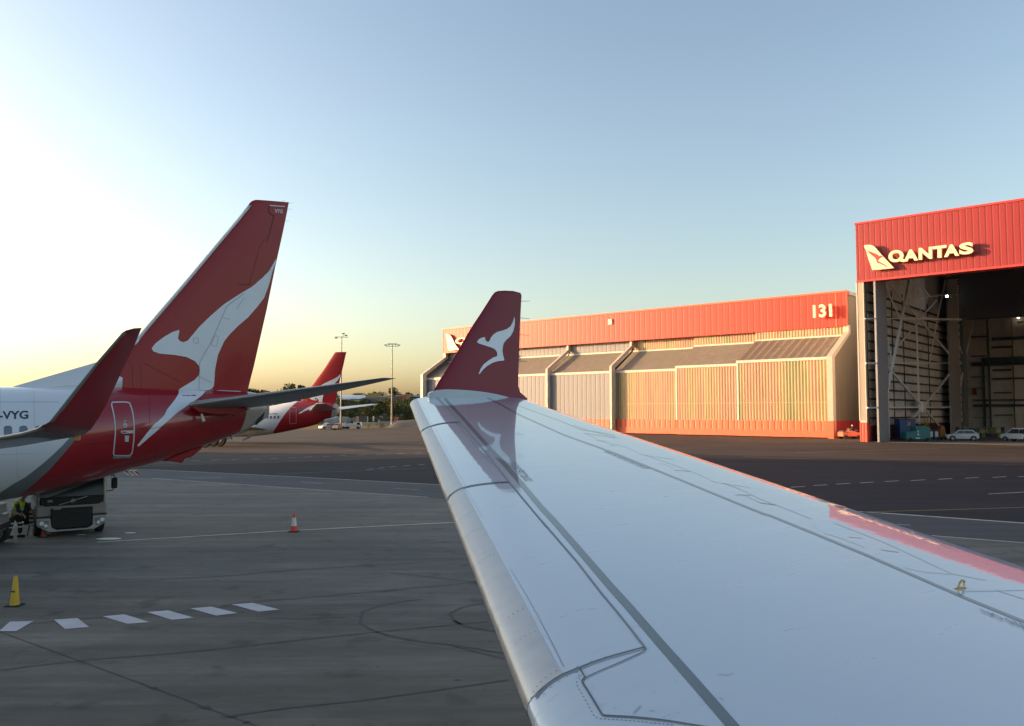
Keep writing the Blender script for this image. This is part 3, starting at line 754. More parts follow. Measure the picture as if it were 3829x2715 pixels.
# dorsal fin: a fillet that thickens towards the fuselage
V = []; F = []
N_ = 14; A_, B_ = AIR.L(finpt(y1([(95,1422)])[0])), AIR.L(finpt(y1([(880,1194)])[0])); C_ = AIR.L(finpt(y1([(900,1450)])[0]))
for k in range(N_+1):
    t = k/N_; tp = A_.lerp(B_, t); bz = A_.z+(C_.z-A_.z)*t-0.12
    for hh, ww in ((0, 0.012), (.25, .045+.05*t), (.6, .07+.10*t), (1, .11+.15*t)):
        V.append((tp.x, -ww, tp.z+(bz-tp.z)*hh))
    for hh, ww in ((1, .11+.15*t), (.6, .07+.10*t), (.25, .045+.05*t), (0, 0.012)):
        V.append((tp.x, ww, tp.z+(bz-tp.z)*hh))
for k in range(N_):
    for j in range(8): F.append((k*8+j, k*8+(j+1) % 8, (k+1)*8+(j+1) % 8, (k+1)*8+j))
link_mesh('dorsal_fin', V, F, mat('dorsal_white', C_WHT, 0.3, coat=0.8, coat_rough=0.05), jet, True)
# bare leading edge of the fin
edge = []
V = []; F = []
ee = resample(y1([(935,1125),(1000,1045),(1330,662),(1560,388),(1700,222),(1772,130)]), 24)
for k, q in enumerate(ee):
    c = AIR.L(finpt(q)); wv = 0.155-0.05*k/23
    V += [(c.x-0.015, 0, c.z), (c.x+0.03, -0.045-0.02, c.z), (c.x+wv, -.075-0.03, c.z), (c.x+wv+.01, 0, c.z), (c.x+wv, .105, c.z), (c.x+0.03, .065, c.z)]
for k in range(23):
    for j in range(6): F.append((k*6+j, k*6+(j+1) % 6, (k+1)*6+(j+1) % 6, (k+1)*6+j))
F += [tuple(range(6)), tuple(range(138, 144))]
link_mesh('leading_edge', V, F, M_BARE, fin, True)
TFN = bvh([fin], AIR)
rooF = y1([(1985,480),(1960,530),(1920,600),(1870,650),(1800,710),(1700,770),(1600,835),(1530,895),(1480,940),(1420,1000),(1370,1060),(1340,1095),(1310,1107),(1285,1100),(1270,1080),(1278,1040),(1280,1022),(1274,1020),(1230,1035),(1170,1070),(1110,1115),(1083,1150),(1095,1172),(1140,1188),(1250,1198),(1330,1212),(1390,1240),(1420,1275),(1428,1310),(1418,1345),(1390,1375),(1340,1405),(1275,1445),(1330,1449),(1480,1450),(1510,1440),(1526,1420),(1530,1380),(1535,1300),(1555,1200),(1600,1100),(1640,1050),(1700,990),(1770,930),(1840,850),(1885,790),(1912,720),(1925,680),(1945,600),(1968,540)])
decal('kangaroo_emblem', rooF, TFN, AIR, M_TWHT, fin, 0.010, grid=30)
rooB = y2([(1700,786),(1703,810),(1690,840),(1600,960),(1450,1130),(1370,1230),(1308,1308),(1310,1320),(1325,1318),(1400,1252),(1480,1185),(1560,1112),(1700,990),(1850,892),(1920,840),(1955,802),(1965,794)])
decal('kangaroo_leg', rooB, TF, AIR, M_TWHT, fus, 0.012, grid=20)
shade = y2([(2035,740),(2042,600),(2060,480),(2100,390)])
line_decal('rudder_line', [(y1([(1955,205),(1935,290),(1905,390)]), 2.5), (y1([(1925,132),(1916,150),(1916,180),(1960,208)]), 3), (y1([(1700,697),(1790,695)]), 2), (y1([(1780,690),(1850,440),(1900,350)]), 1.2), (y1([(1880,640),(1868,650)]), 1)], TFN, AIR, M_FINE, fin, 0.014, 10)
line_decal('fin_panel_line', [(y1([(1740,760),(1620,850),(1500,1120),(1425,1250)]), 1.6), (y1([(1425,1250),(1420,1440)]), 1.4), (y1([(1420,1352),(1510,1395)]), 1.4), (y1([(1535,1060),(1560,1065),(1545,1140),(1505,1128),(1535,1060)]), 1.2),
    (y1([(1382,1078),(1412,1075),(1420,1095),(1410,1118),(1385,1112),(1378,1095),(1382,1078)]), 1.3), (y1([(1590,930),(1640,945)]), 1.2), (y1([(1690,870),(1740,790)]), 1.2)], TFN, AIR, M_FINEW, fin, 0.016, 8)
line_decal('fin_base_line', [(y1([(1030,1255),(1110,1300),(1290,1390)]), 1.5), (y1([(1005,1260),(1008,1440)]), 1.2), (y1([(945,1270),(948,1430)]), 1.2)], TFN, AIR, M_FINE, fin, 0.012, 10)
line_decal('tip_stripe', [(y1([(1925,131),(2056,140)]), 3.2)], TFN, AIR, M_TWHT, fin, 0.014, 10)
text_decal('registration', 'VYG', y1([(1960,184),(2016,188),(2020,160),(1962,155)]), TFN, AIR, M_TWHT, fin, 0.012, 0.02)
line_decal('fin_root_seal', [(y2([(1090,752),(1700,780),(2030,792)]), 1.6), (y2([(2040,792),(2291,804)]), 3.0)], TF, AIR, M_BARE if False else M_TWHT, fus, 0.02, 10)
for a, b in (((2063,113),(2088,114)), ((2056,156),(2082,158)), ((2038,240),(2064,241)), ((2015,100),(2035,96))):
    pa, pb = [AIR.L(finpt(p)) for p in y1([a, b])]; MB().bar(pa, pb, 0.007, 4, 0.004).build('static_wick', M_WICK, fin)
# fuselage marks
text_decal('registration', '-VYG', y2([(-10,1066),(270,1060),(270,982),(-10,988)]), TF, AIR, M_REG, fus, 0.012, 0.025)
def rrect(x0, y0, x1, y1_, r, lean=(0, 0, 0, 0)):
    pts = []
    for cx, cy, a0 in ((x1-r, y0+r, -90), (x1-r, y1_-r, 0), (x0+r, y1_-r, 90), (x0+r, y0+r, 180)):
        for k in range(5):
            a = R(a0+k*22.5); pts.append((cx+r*math.cos(a), cy+r*math.sin(a)))
    return pts
for cx in (-223, -74, 75, 223, 372, 520):
    q = y2(rrect(cx-39, 1126, cx+40, 1222, 26)); wn_ = decal('window', q, TF, AIR, M_GLASSW, fus, 0.010)
doorc = y2([(1085,905),(1215,905),(1240,930),(1262,1000),(1274,1100),(1275,1200),(1268,1300),(1255,1380),(1240,1400),(1215,1407),(1100,1407),(1085,1400),(1080,1380),(1090,1280),(1097,1180),(1092,1080),(1075,980),(1062,930),(1068,910)])
dsm = smooth_pts(doorc, True, 3)
door = decal('cabin_door', dsm, TF, AIR, mat('door_red', C_RED, 0.32, coat=0.8, coat_rough=0.06), fus, 0.012, grid=18)
line_decal('door_outline', [(dsm+[dsm[0]], 4.8)], TF, AIR, M_FRAME, door, 0.02, 6)
decal('door_handle', y2([(1150,1172),(1262,1168),(1268,1180),(1266,1195),(1165,1200),(1150,1190)]), TF, AIR, M_FRAME, door, 0.03)
decal('handle_recess', y2([(1160,1181),(1200,1181),(1205,1190),(1165,1192)]), TF, AIR, M_DARKM, door, 0.036)
decal('door_window', y2([(1190+19*math.cos(k*.5236), 1122+22*math.sin(k*.5236)) for k in range(12)]), TF, AIR, M_FRAME, door, 0.03)
decal('door_window_pane', y2([(1190+9*math.cos(k*.5236), 1126+10*math.sin(k*.5236)) for k in range(12)]), TF, AIR, M_GLASSW, door, 0.038)
decal('door_placard', y2([(1184,1218),(1228,1218),(1226,1230),(1222,1275),(1187,1275),(1186,1230)]), TF, AIR, M_FRAME, door, 0.03)
decal('door_sill', y2([(1068,1412),(1248,1410),(1245,1425),(1080,1436)]), TF, AIR, M_STAB, fus, 0.03)
decal('small_mark', y2([(1178,1076),(1195,1076),(1195,1086),(1178,1086)]), TF, AIR, M_FRAME, door, 0.03)
# tail skid fairing, aerials and drain mast under the tail
def under(name, pts, v0, v1, material):
    q = [AIR.px(*p) for p in pts]; return MB().prism([(p.x, p.z) for p in q], v0, v1).build(name, material, jet, bevel=0.03)
under('tail_skid', y7([(390,930),(620,840),(1010,700),(960,760),(850,850),(720,900),(712,930),(680,962),(620,945),(520,932)]), -0.13, 0.13, M_TAIL)
under('aerial', y7([(1370,575),(1395,572),(1410,635),(1400,632)]), -0.02, 0.02, M_DARKM)
under('drain_mast', y7([(735,868),(800,862),(835,878),(800,882)]), -0.03, 0.03, M_DARKM)
M_STRP = mat('red_and_white_stripe', (0.6, 0.6, 0.6), 0.5)
mb = MB(); mr = MB()
for k in range(3):
    q = y2([(1170+k*42, 1562), (1192+k*42, 1556), (1240+k*42, 1592), (1215+k*42, 1597)]); (mb).prism([(AIR.px(*p).x, AIR.px(*p).z) for p in q], -0.12, 0.12)
    q = y2([(1192+k*42, 1556), (1212+k*42, 1550), (1257+k*42, 1590), (1240+k*42, 1592)]); mr.prism([(AIR.px(*p).x, AIR.px(*p).z) for p in q], -0.115, 0.115)
sk = mb.build('tail_skid_plate', M_STRP, jet); mr.build('red_band', M_TAIL, sk)
# tail cone end with the exhaust opening
pc = [AIR.px(*p) for p in y7([(1860,150),(1868,200),(1830,330),(1740,420),(1735,385),(1755,300),(1800,230),(1840,155)])]
MB().prism([(p.x, p.z) for p in pc], -0.30, 0.30).build('exhaust', M_DARKM, jet, bevel=0.04)
# horizontal stabilisers
def stab(side):
    rt_le = AIR.px(*z4([(10, 800)])[0], v=-1.35); rt_te = AIR.px(*z4([(1000, 772)])[0], v=-0.7)
    mid_le = AIR.px(*z4([(1000, 672)])[0], v=-4.4)
    tp_le = AIR.px(*z4([(1845, 545)])[0], v=-7.35); tp_te = AIR.px(*z4([(1985, 548)])[0], v=-7.55)
    rt_te = Vector((rt_te.x, -0.7, rt_te.z)); rows = []
    for k in range(13):
        t = k/12; l_ = rt_le.lerp(tp_le, t); t_ = rt_te.lerp(tp_te, t)
        rows.append((AIR.W(l_.x, l_.y*side, l_.z), AIR.W(t_.x, t_.y*side, t_.z), 0.105-0.02*t))
    l_ = tp_le.lerp(tp_te, .55)+Vector((0, -0.14, 0)); t_ = tp_te+Vector((0, -0.08, 0))
    rows.append((AIR.W(l_.x, l_.y*side, l_.z), AIR.W(t_.x, t_.y*side, t_.z), 0.04))
    return loft('stabiliser', rows, M_STAB, jet, AIR)
st = stab(1); stab(-1)
under('stabiliser_fairing', y7([(790,140),(900,110),(1350,150),(1600,190),(1420,255),(1370,292),(1340,270),(1100,262),(900,240),(820,190)]), -1.5, -0.9, M_TAIL)
under('tail_skid_support', y7([(912,250),(945,250),(985,358),(935,372)]), -1.42, -1.34, M_BARE)
under('vent', y7([(915,40),(955,40),(958,95),(920,98)]), -1.12, -1.05, M_DARKM)
# wing of that airliner with its raised red winglet
LEp = [((529,1226),18.6),((500,1228),18.5),((470,1236),18.45),((456,1246),18.4),((361,1356),18.25),((275,1464),18.15),((220,1535),18.1),((185,1578),18.1),((137,1606),18.4),((79,1623),19.0),((0,1637),20.0),((-120,1652),21.6),((-320,1672),24.3)]
TEp = [((530,1227),18.7),((529,1229),18.9),((515,1262),19.1),((487,1323),19.3),((428,1448),19.5),((398,1512),19.5),((372,1558),19.5),((340,1606),19.6),((318,1622),19.9),((290,1632),20.3),((210,1645),21.2),((80,1668),22.8),((-160,1700),26.0)]
rows = [(P(*a, ya), P(*b, yb), 0.07 if i > 2 else 0.04) for i, ((a, ya), (b, yb)) in enumerate(zip(LEp, TEp))]
rr = []
for i in range(len(rows)-1):
    for k in range(3):
        t = k/3; rr.append((rows[i][0].lerp(rows[i+1][0], t), rows[i][1].lerp(rows[i+1][1], t), rows[i][2]))
rr.append(rows[-1])
cut = 8*3+1
wl = loft('winglet', rr[:cut], mat('winglet_red', (0.22, 0.006, 0.012), 0.35, coat=0.5, coat_rough=0.1, var=0.06, vscale=1), jet, AIR)
loft('wing', rr[cut-1:], mat('wing_grey', (0.23, 0.24, 0.25), 0.4, coat=0.3), jet, AIR)
V = []; F = []
M_WLE = mat('winglet_edge_grey', (0.20, 0.205, 0.20), 0.4, metal=0.3)
for i, (l, t, th) in enumerate(rr[7:]):
    wd = 0.16 if i < 14 else 0.10; N = AIR.ay; d = (t-l).normalized(); e = N.cross(d).normalized() if i < 16 else (rr[min(len(rr)-1, i+8)][0]-rr[i+6][0]).cross(d).normalized()
    if i >= 16: N = e
    for a, b in ((-.012, 0), (wd*.35, -.05), (wd, -.066), (wd, .066), (wd*.35, .05)): V.append(AIR.L(l+d*a+N*b))
for k in range(len(rr[7:])-1):
    for j in range(5): F.append((k*5+j, k*5+(j+1) % 5, (k+1)*5+(j+1) % 5, (k+1)*5+j))
link_mesh('leading_edge', V, F, M_WLE, wl, True)
c = AIR.L(P(291, 1634, 20.2)); MB().box(c-Vector((.1, .05, .09)), c+Vector((.06, .05, .1))).build('navigation_light', mat('lamp_amber', (.6, .3, .12), .3), jet, bevel=.02)
def wheels(fr, parent, pos, r=0.56):
    for (u, v) in pos:
        mb = MB().cyl((u, v, r), (0, 1, 0), r, 0.38, 20); t_ = mb.build('wheel', M_TYRE2, parent, bevel=0.05)
        MB().cyl((u, v, r), (0, 1, 0), r*0.5, 0.40, 14).build('hub', M_BARE, t_)
    u = pos[0][0]
wheels(AIR, jet, [(uA-5.2, -3.1), (uA-5.2, -2.3), (uA-5.2, 2.3), (uA-5.2, 3.1)])
for v in (-2.7, 2.7): MB().bar((uA-5.2, v, 0.5), (uA-5.0, v*0.95, 2.2), 0.13, 10).build('gear_leg', M_BARE, jet)

# ------------------------------------------------------------------ the airliner farther away
FAR = Frame((P(740*D, 1500, 110).x, 110.0, 0), (0.955, -0.297))
jf = empty('airliner', FAR.loc, FAR.rot)
tag(jf, 'distant red tailed white airliner standing beyond the near one', 'airliner')
z5e = zc(1130, 1380, 470/2291)
topf = z4([(-300,815),(700,818),(760,815),(880,795),(960,765),(1040,720),(1120,700),(1300,745),(1400,778),(1440,805),(1455,850)])
topf = [(400, 1520), (960, 1521), (1010, 1518), (1120, 1500), (1250, 1506), (1262, 1512), (1280, 1530)]
botf = z4([(-600,1106),(0,1107),(560,1102),(820,1075),(1000,1040),(1140,1010),(1230,985),(1300,940),(1400,915),(1430,895),(1455,860)])
ufE = FAR.px(*z4([(1435, 850)])[0]).x
def wff(u): return spline([-15, -9, -4, ufE], [1.95, 1.7, 1.0, 0.3], u)
rf = z4([(830,1075),(850,1010),(900,930),(960,850),(1040,775),(1060,745)])
ff, TFF = fuselage(FAR, topf, botf, -40, ufE, wff, [('zone_red', rf, 1), ('zone_end', z4([(1375,880),(1370,920),(1380,850)]), 1)],
    zone_mat('far_airliner_livery', [('zone_red', C_RED), ('zone_end', C_BGE)], C_WHT, rough=0.35, coat=0.5), jf, du=0.6)
def fp2(p): return PL(p[0], p[1], FAR.W(0, 0, 0), FAR.ay)
lef = z4([(1085,755),(1170,632),(1225,560),(1300,460),(1330,415),(1405,302),(1418,297)]); tef = z4([(1400,800),(1425,700),(1445,600),(1475,470),(1485,430),(1512,310),(1517,296)])
rows = [(fp2(a), fp2(b), 0.08) for a, b in zip(lef, tef)]
finf = loft('fin', rows, M_TAIL, jf, FAR, nrm=FAR.ay)
TFf = bvh([finf], FAR); TFf2 = bvh([finf, ff], FAR)
decal('kangaroo_emblem', z5e([(722,60),(690,100),(640,145),(560,190),(440,245),(340,300),(230,370),(160,430),(120,500),(150,545),(215,572),(265,572),(280,562),(262,548),(240,560),(228,545),(245,532),(275,535),(300,560),(302,600),(280,630),(230,655),(290,665),(360,665),(368,620),(370,560),(385,490),(420,400),(480,330),(590,270),(650,200),(700,130)]), TFf, FAR, M_TWHT, finf, 0.03, grid=14)
decal('kangaroo_leg', z5e([(232,650),(150,680),(60,725),(0,765),(-70,815),(-40,815),(0,795),(80,755),(180,725),(290,690),(360,668),(300,650)]), TFf2, FAR, M_TWHT, ff, 0.05, grid=12)
for k in range(-14, 5):
    cx = 728+k*34.9; decal('window', z4([(cx-9+0, 903), (cx+9, 903), (cx+9, 930), (cx-9, 930)]), TFF, FAR, M_GLASSW, ff, 0.03) if cx > 400 else None
line_decal('door_outline', [(z4([(978,826),(1038,822),(1038,975),(976,980),(978,826)]), 2.2)], TFF, FAR, M_FRAME if False else mat('far_door_line', (.42,.2,.22), .5), ff, 0.03, 5)
text_decal('registration', 'VH-VXS', z4([(758,893),(860,891),(860,876),(758,878)]), TFF, FAR, M_REG, ff, 0.03, 0.02)
def fstab(side):
    a0 = FAR.px(*z4([(1210, 850)])[0]); rows = []
    rl = Vector((a0.x-0.2, -0.9, a0.z)); rt = Vector((a0.x+3.9, -0.6, a0.z+0.1)); tl = Vector((a0.x+4.6, -7.2, a0.z+0.85)); tt = Vector((a0.x+5.9, -7.3, a0.z+0.85))
    for k in range(7):
        t = k/6; l_ = rl.lerp(tl, t); q_ = rt.lerp(tt, t); rows.append((FAR.W(l_.x, l_.y*side, l_.z), FAR.W(q_.x, q_.y*side, q_.z), 0.09))
    loft('stabiliser', rows, mat('far_stabiliser', (.40,.42,.44), .35, coat=.4), jf, FAR)
fstab(1); fstab(-1)
px_ = FAR.L(G(*y2([(2090, 1322)])[0])); px2 = FAR.L(G(*y2([(1965, 1332)])[0]))
wheels(FAR, jf, [(px_.x, px_.y), (px_.x-0.4, px_.y-0.9), (px2.x, px2.y-.3)], 0.95)
for v in (-2.6, 2.9): MB().bar((px_.x-0.3, px_.y+.1 if v < 0 else px_.y+5, 0.5), (px_.x, 0.6*v, 2.4), 0.16, 8).build('gear_leg', M_BARE, jf)
# the far airliner's wing, mostly hidden behind the near fuselage
for s_ in (-1, 1):
    rows = [(FAR.W(px_.x-6+7*t, s_*(1.2+15.5*t), 2.2+1.5*t), FAR.W(px_.x+1.6+1.2*t, s_*(1.2+15.5*t), 2.0+1.6*t), 0.11) for t in (0, .25, .5, .75, 1)]
    loft('wing', rows, M_STAB, jf, FAR)

# seams of the skin on the near fuselage
M_SEAM = mat('skin_seam_red', (0.11, 0.006, 0.01), 0.5); M_SEAMW = mat('skin_seam_white', (0.36, 0.40, 0.46), 0.5)
line_decal('skin_seam', [(y2([(1285,1165),(1400,1160),(1560,1130)]), 1.2), (y2([(1000,1230),(1070,1225)]), 1.0), (y2([(1010,820),(1690,830)]), 1.0), (y2([(1420,800),(1425,1100)]), 1.0),
    (y7([(60,470),(200,462)]), 1.3), (y7([(500,468),(760,462),(1000,425),(1300,345),(1500,262)]), 1.2), (y7([(300,640),(300,900)]), 1), (y7([(700,480),(720,780)]), 1), (y7([(1100,400),(1130,610)]), 1), (y2([(800,1300),(1080,1290)]), 1), (y2([(700,1500),(1080,1470)]), 1), (y2([(900,1250),(880,1590)]), 1)], TF, AIR, M_SEAM, fus, .012, 10)
line_decal('skin_seam', [(y2([(-60,900),(300,898),(560,902)]), 1.2), (y2([(320,760),(330,1140)]), 1.0), (y2([(-50,1400),(330,1392)]), 1.2), (y2([(160,1300),(165,1620)]), 1.0), (y2([(0,760),(0,1120)]), 1.0)], TF, AIR, M_SEAMW, fus, .012, 10)
# ------------------------------------------------------------------ hangar with the closed doors
z7 = zc(1600, 1000, 1600/2291)
DAX = (-.754, .657)
H1 = Frame(G(1861*D, 981*D), DAX)
q7 = lambda x, y, v=0.0: H1.px(*z7([(x, y)])[0], v=v)
han = empty('hangar', H1.loc, H1.rot)
tag(han, 'long hangar with closed corrugated doors under an orange red fascia numbered 131', 'hangar')
hv = min([k*-0.25 for k in range(4, 60)], key=lambda v: abs(q7(2240, 250, v).x))
zHT, zHB = q7(2240, 132, hv).z, q7(2235, 315, hv).z
S_END = q7(82, 400, hv).x
zST = q7(2205, 367, hv).z; zSB = q7(2125, 482, 0).z; zOB = q7(2100, 822, 0).z
print('hangar1', hv, zHT, zHB, zST, zSB, zOB, S_END)
M_FASC = ribbed('orange_fascia', (0.52, 0.034, 0.018), (0.34, 0.02, 0.011), 1.25, 0.5, 0.05, 0.02)
M_ORNG = ribbed('orange_plinth', (0.74, 0.13, 0.055), (0.25, 0.03, 0.015), 1.15, 0.5, 0.12, 0.05)
M_ORFLAT = mat('orange_flat', (0.72, 0.12, 0.055), 0.5, var=0.08, vscale=1)
def shimmer_tint(t, n, tc, src):  # pink, gold and green shimmer of the sheets, put into their colour
    nz = n.new('ShaderNodeTexNoise'); nz.inputs['Scale'].default_value = 0.5; nz.inputs['Detail'].default_value = 5; nz.inputs['Distortion'].default_value = 1.2
    mp = n.new('ShaderNodeMapping'); mp.inputs['Scale'].default_value = (0.45, 1, 0.06); mp.inputs['Rotation'].default_value = (0, -0.28, 0); t.links.new(tc.outputs['Object'], mp.inputs[0]); t.links.new(mp.outputs[0], nz.inputs['Vector'])
    cr = n.new('ShaderNodeValToRGB'); e = cr.color_ramp.elements
    e[0].position = 0.40; e[0].color = (1.15, .82, .78, 1); e[1].position = .60; e[1].color = (.74, .92, .66, 1)
    k = e.new(.5); k.color = (1.15, 1.02, .75, 1); t.links.new(nz.outputs['Fac'], cr.inputs[0])
    mu = n.new('ShaderNodeVectorMath'); mu.operation = 'MULTIPLY'; t.links.new(src, mu.inputs[0]); t.links.new(cr.outputs[0], mu.inputs[1]); return mu.outputs[0]
M_CORR = ribbed('translucent_corrugated', (0.37, 0.275, 0.18), (0.15, 0.11, 0.07), 0.55, 0.35, 0.42, 0.06, 0.2, extra=shimmer_tint)
M_GREYD = ribbed('grey_door_sheet', (0.20, 0.205, 0.225), (0.14, 0.145, 0.16), 1.15, 0.6, 0.08, 0.04, 0.05)
M_SLOPE = ribbed('slope_sheet', (0.22, 0.20, 0.155), (0.15, 0.13, 0.10), 0.7, 0.55, 0.2, 0.04, 0.2)
M_SLOPED = ribbed('weathered_slope_sheet', (0.20, 0.175, 0.13), (0.09, 0.075, 0.06), 1.5, 0.55, 0.5, 0.04, 0.2)
M_TRIM = mat('cream_trim', (0.56, 0.50, 0.41), 0.5, var=0.08, vscale=1)
M_SIDE = ribbed('side_wall_sheet', (0.15, 0.125, 0.095), (0.12, 0.10, 0.08), 0.9, 0.6, 0.2, 0.04, 0.15, axis=1)
M_SIDER = ribbed('side_wall_red', (0.36, 0.02, 0.025), (0.2, 0.01, 0.01), 1.6, 0.6, 0.1, 0.04, 0.1, axis=1)
M_ROOF = mat('hangar_roof', (0.30, 0.30, 0.29), 0.6)
M_DK = mat('dark_recess', (0.03, 0.028, 0.027), 0.8)
# fascia
MB().box((0.0, hv-1.2, zHB), (S_END, hv, zHT)).build('fascia', M_FASC, han)
MB().box((-0.12, hv-1.3, zHT), (S_END+.12, hv+.12, zHT+.35)).build('fascia_capping', M_ORFLAT, han)
MB().box((-0.06, hv-.6, zHB), (-0.003, hv+0.05, zHT)).box((1.6, hv+.003, zHB), (1.9, hv+0.06, zHT)).box((S_END+.003, hv-.6, zHB), (S_END+.1, hv+0.05, zHT)).build('fascia_edge', M_ORFLAT, han)
lb = q7(978, 292, hv); MB().box((lb.x-.5, hv+.003, lb.z-.6), (lb.x+.5, hv+.25, lb.z+.6)).build('fascia_light_box', M_TRIM, han)
# body of the building behind the doors
prof = [(hv-.1, zHT-.3), (hv-.1, zST), (-.9, zSB), (-.9, 0), (-72, 0), (-72, zHT-.3)]
MB().prism(prof, 0.0, 0.3, 'yz').build('side_wall', M_SIDE, han)
MB().prism(prof, S_END-.3, S_END, 'yz').build('side_wall', M_SIDE, han)
MB().box((-.06, -71, 0), (-.004, -.9, zOB)).build('side_wall_plinth', M_SIDER, han)
MB().box((.3, -72, zHT-.31), (S_END-.3, hv-1.2, zHT-.05)).box((-.2, -72.2, zHT-.30), (.3, hv-1.2, zHT+.30)).build('roof', M_ROOF, han)
MB().box((.3, -72, 0), (S_END-.3, -71.6, zHT-.31)).build('back_wall', M_SIDE, han)
# bays, read from right to left along the foot of the doors
bx_ = [2150, 1655, 1308, 962, 617, 300, 28]
ss = [q7(x, 900 if x > 960 else 830, 0).x for x in bx_]; ss[0] = 0.5; ss[-1] = S_END-.3
vs = [-.25, -1.5, -2.7, -2.2, -2.2, -2.2]
for i in range(6):
    s0, s1, v = ss[i], ss[i+1], vs[i]
    if i >= 2: s0 += 0.35
    dm = M_CORR if i < 3 else M_GREYD; zSBi = zSB-.42*min(i, 2); zSTi = zST-.30*min(i, 2)
    d_ = MB().box((s0, v-.25, zOB), (s1, v, zSBi-.35)).build('hangar_door', dm, han)
    if i < 3: MB().box((s0+.1, v+.003, zOB*2.05), (s1-.1, v+.04, zOB*2.05+.12)).build('door_rail', mat('door_rail_ochre', (.36,.28,.18), .5), d_)
    MB().box((s0, v-.26, 0.15), (s1, v+.02, zOB)).build('door_plinth', M_ORNG, d_)
    k_ = MB().box((s0, v-.2, 0.15), (s1, v+.10, 1.3)).build('kick_plate', M_ORFLAT, d_)
    MB().box((s0-.1, v-.3, zSBi-.35), (s1, v+.15, zSBi+.12)).build('door_head', M_TRIM, d_)
    MB().box((s1-.35, v-.2, zOB+.003), (s1+.003, v+.08, zSBi-.36)).build('door_stile', M_TRIM, d_) if i < 3 else None
    # sloping sheet between door head and wall strip
    hb = hv+0.1-0.02*i+(v*0.55)
    MB().prism([(v+.02, zSBi+.12), (v-.2, zSBi+.12), (hb-.35, zSTi), (hb-.1, zSTi+.05)], s0, s1, 'yz').build('sloping_roof', M_SLOPED if i == 0 else M_SLOPE, han)
    MB().box((s0, hb-.5, zSTi), (s1, hb-.25, zHB+.8)).build('upper_strip', M_CORR if i < 3 else M_GREYD, han)
    MB().box((s0, hb-.25, zSTi-.1), (s1, hb+.1, zSTi+.22)).build('strip_sill', M_TRIM, han)
# frame ribs that stand in front of the left bays and at both ends
def rib(s, wd, vf, vt):
    MB().prism([(vf, 0), (vf, zSB+.2), (vt, zST+.6), (vt, zHB+.2), (vt-.9, zHB+.2), (vt-.9, zST+.4), (vf-1.3, zSB), (vf-1.3, 0)], s-wd/2, s+wd/2, 'yz').build('frame_rib', M_TRIM if s > .5 else mat('end_frame_trim', (.42,.37,.31), .5, var=.1), han)
for i in (3, 4, 5): rib(ss[i], 0.5, -1.2, hv+.0-.5)
rib(S_END-.35, 0.8, -.6, hv-.1); rib(0.12, .9, 0.15, hv-.05)
MB().box((-.33, -1.2, 0), (-.34+.0, .15, .01)).v
MB().box((-.35, -.6, 0.0), (.6, .22, zOB)).build('end_frame_plinth', M_ORFLAT, han)
# a gap under the doors beside the third post shows dark
o_ = q7(945, 850, 0).x; MB().box((o_-.9, -2.15, .15), (o_+.3, -2.08, zOB-.1)).build('door_gap', M_DK, han)
# numerals and emblem
def sign_text(name, s, fr, tree_plane_v, quad, depth, m, parent, bold=0.02, shadowm=None, standoff=0.35):
    V2, F = text_shape(s, bold); n = len(V2); V = []
    for dv in (standoff+depth, standoff):
        for x, y in V2:
            a, b, c, d = quad
            px = (a[0]*(1-x)+b[0]*x)*(1-y)+(d[0]*(1-x)+c[0]*x)*y; py = (a[1]*(1-x)+b[1]*x)*(1-y)+(d[1]*(1-x)+c[1]*x)*y
            l = fr.px(px, py, v=tree_plane_v); V.append((l.x, tree_plane_v+dv, l.z))
    E = {}
    for f in F:
        for i in range(len(f)):
            e = (f[i], f[(i+1) % len(f)]); E[e] = 1
    F2 = list(F)+[tuple(i+n for i in f)[::-1] for f in F]
    for (a, b) in E:
        if (b, a) not in E: F2.append((b, a, a+n, b+n))
    o = link_mesh(name, V, F2, m, parent); bm = bmesh.new(); bm.from_mesh(o.data); bmesh.ops.recalc_face_normals(bm, faces=bm.faces); bm.to_mesh(o.data); bm.free(); return o
def sign_poly(name, pts, fr, v, depth, m, parent, standoff=0.35):
    q = [fr.px(*p, v=v) for p in pts]
    return MB().prism([(l.x, l.z) for l in q], v+standoff, v+standoff+depth).build(name, m, parent)
M_SIGN = mat('cream_sign', (0.78, 0.66, 0.44), 0.5)
zn = zc(2950, 1080, 300/786)
sign_text('building_number', '131', H1, hv, zn([(262,292),(447,279),(440,152),(258,166)]), .35, mat('number_cream', (.70,.60,.44), .5), han, 0.03, standoff=.9)
zL = zc(1500, 1000, 800/2291)
sign_poly('tail_emblem', smooth_pts(zL([(497,716),(520,716),(545,730),(570,770),(600,830),(640,885),(610,886),(530,886),(515,820),(503,760)]), True, 3), H1, hv, .3, M_SIGN, han)
o = zL([(605,845),(1300,780),(1300,715),(605,765)])
sign_text('company_name', 'QANTAS', H1, hv, [(1709,1293),(1915,1272),(1915,1243),(1709,1265)], .3, M_SIGN, han, 0.03)

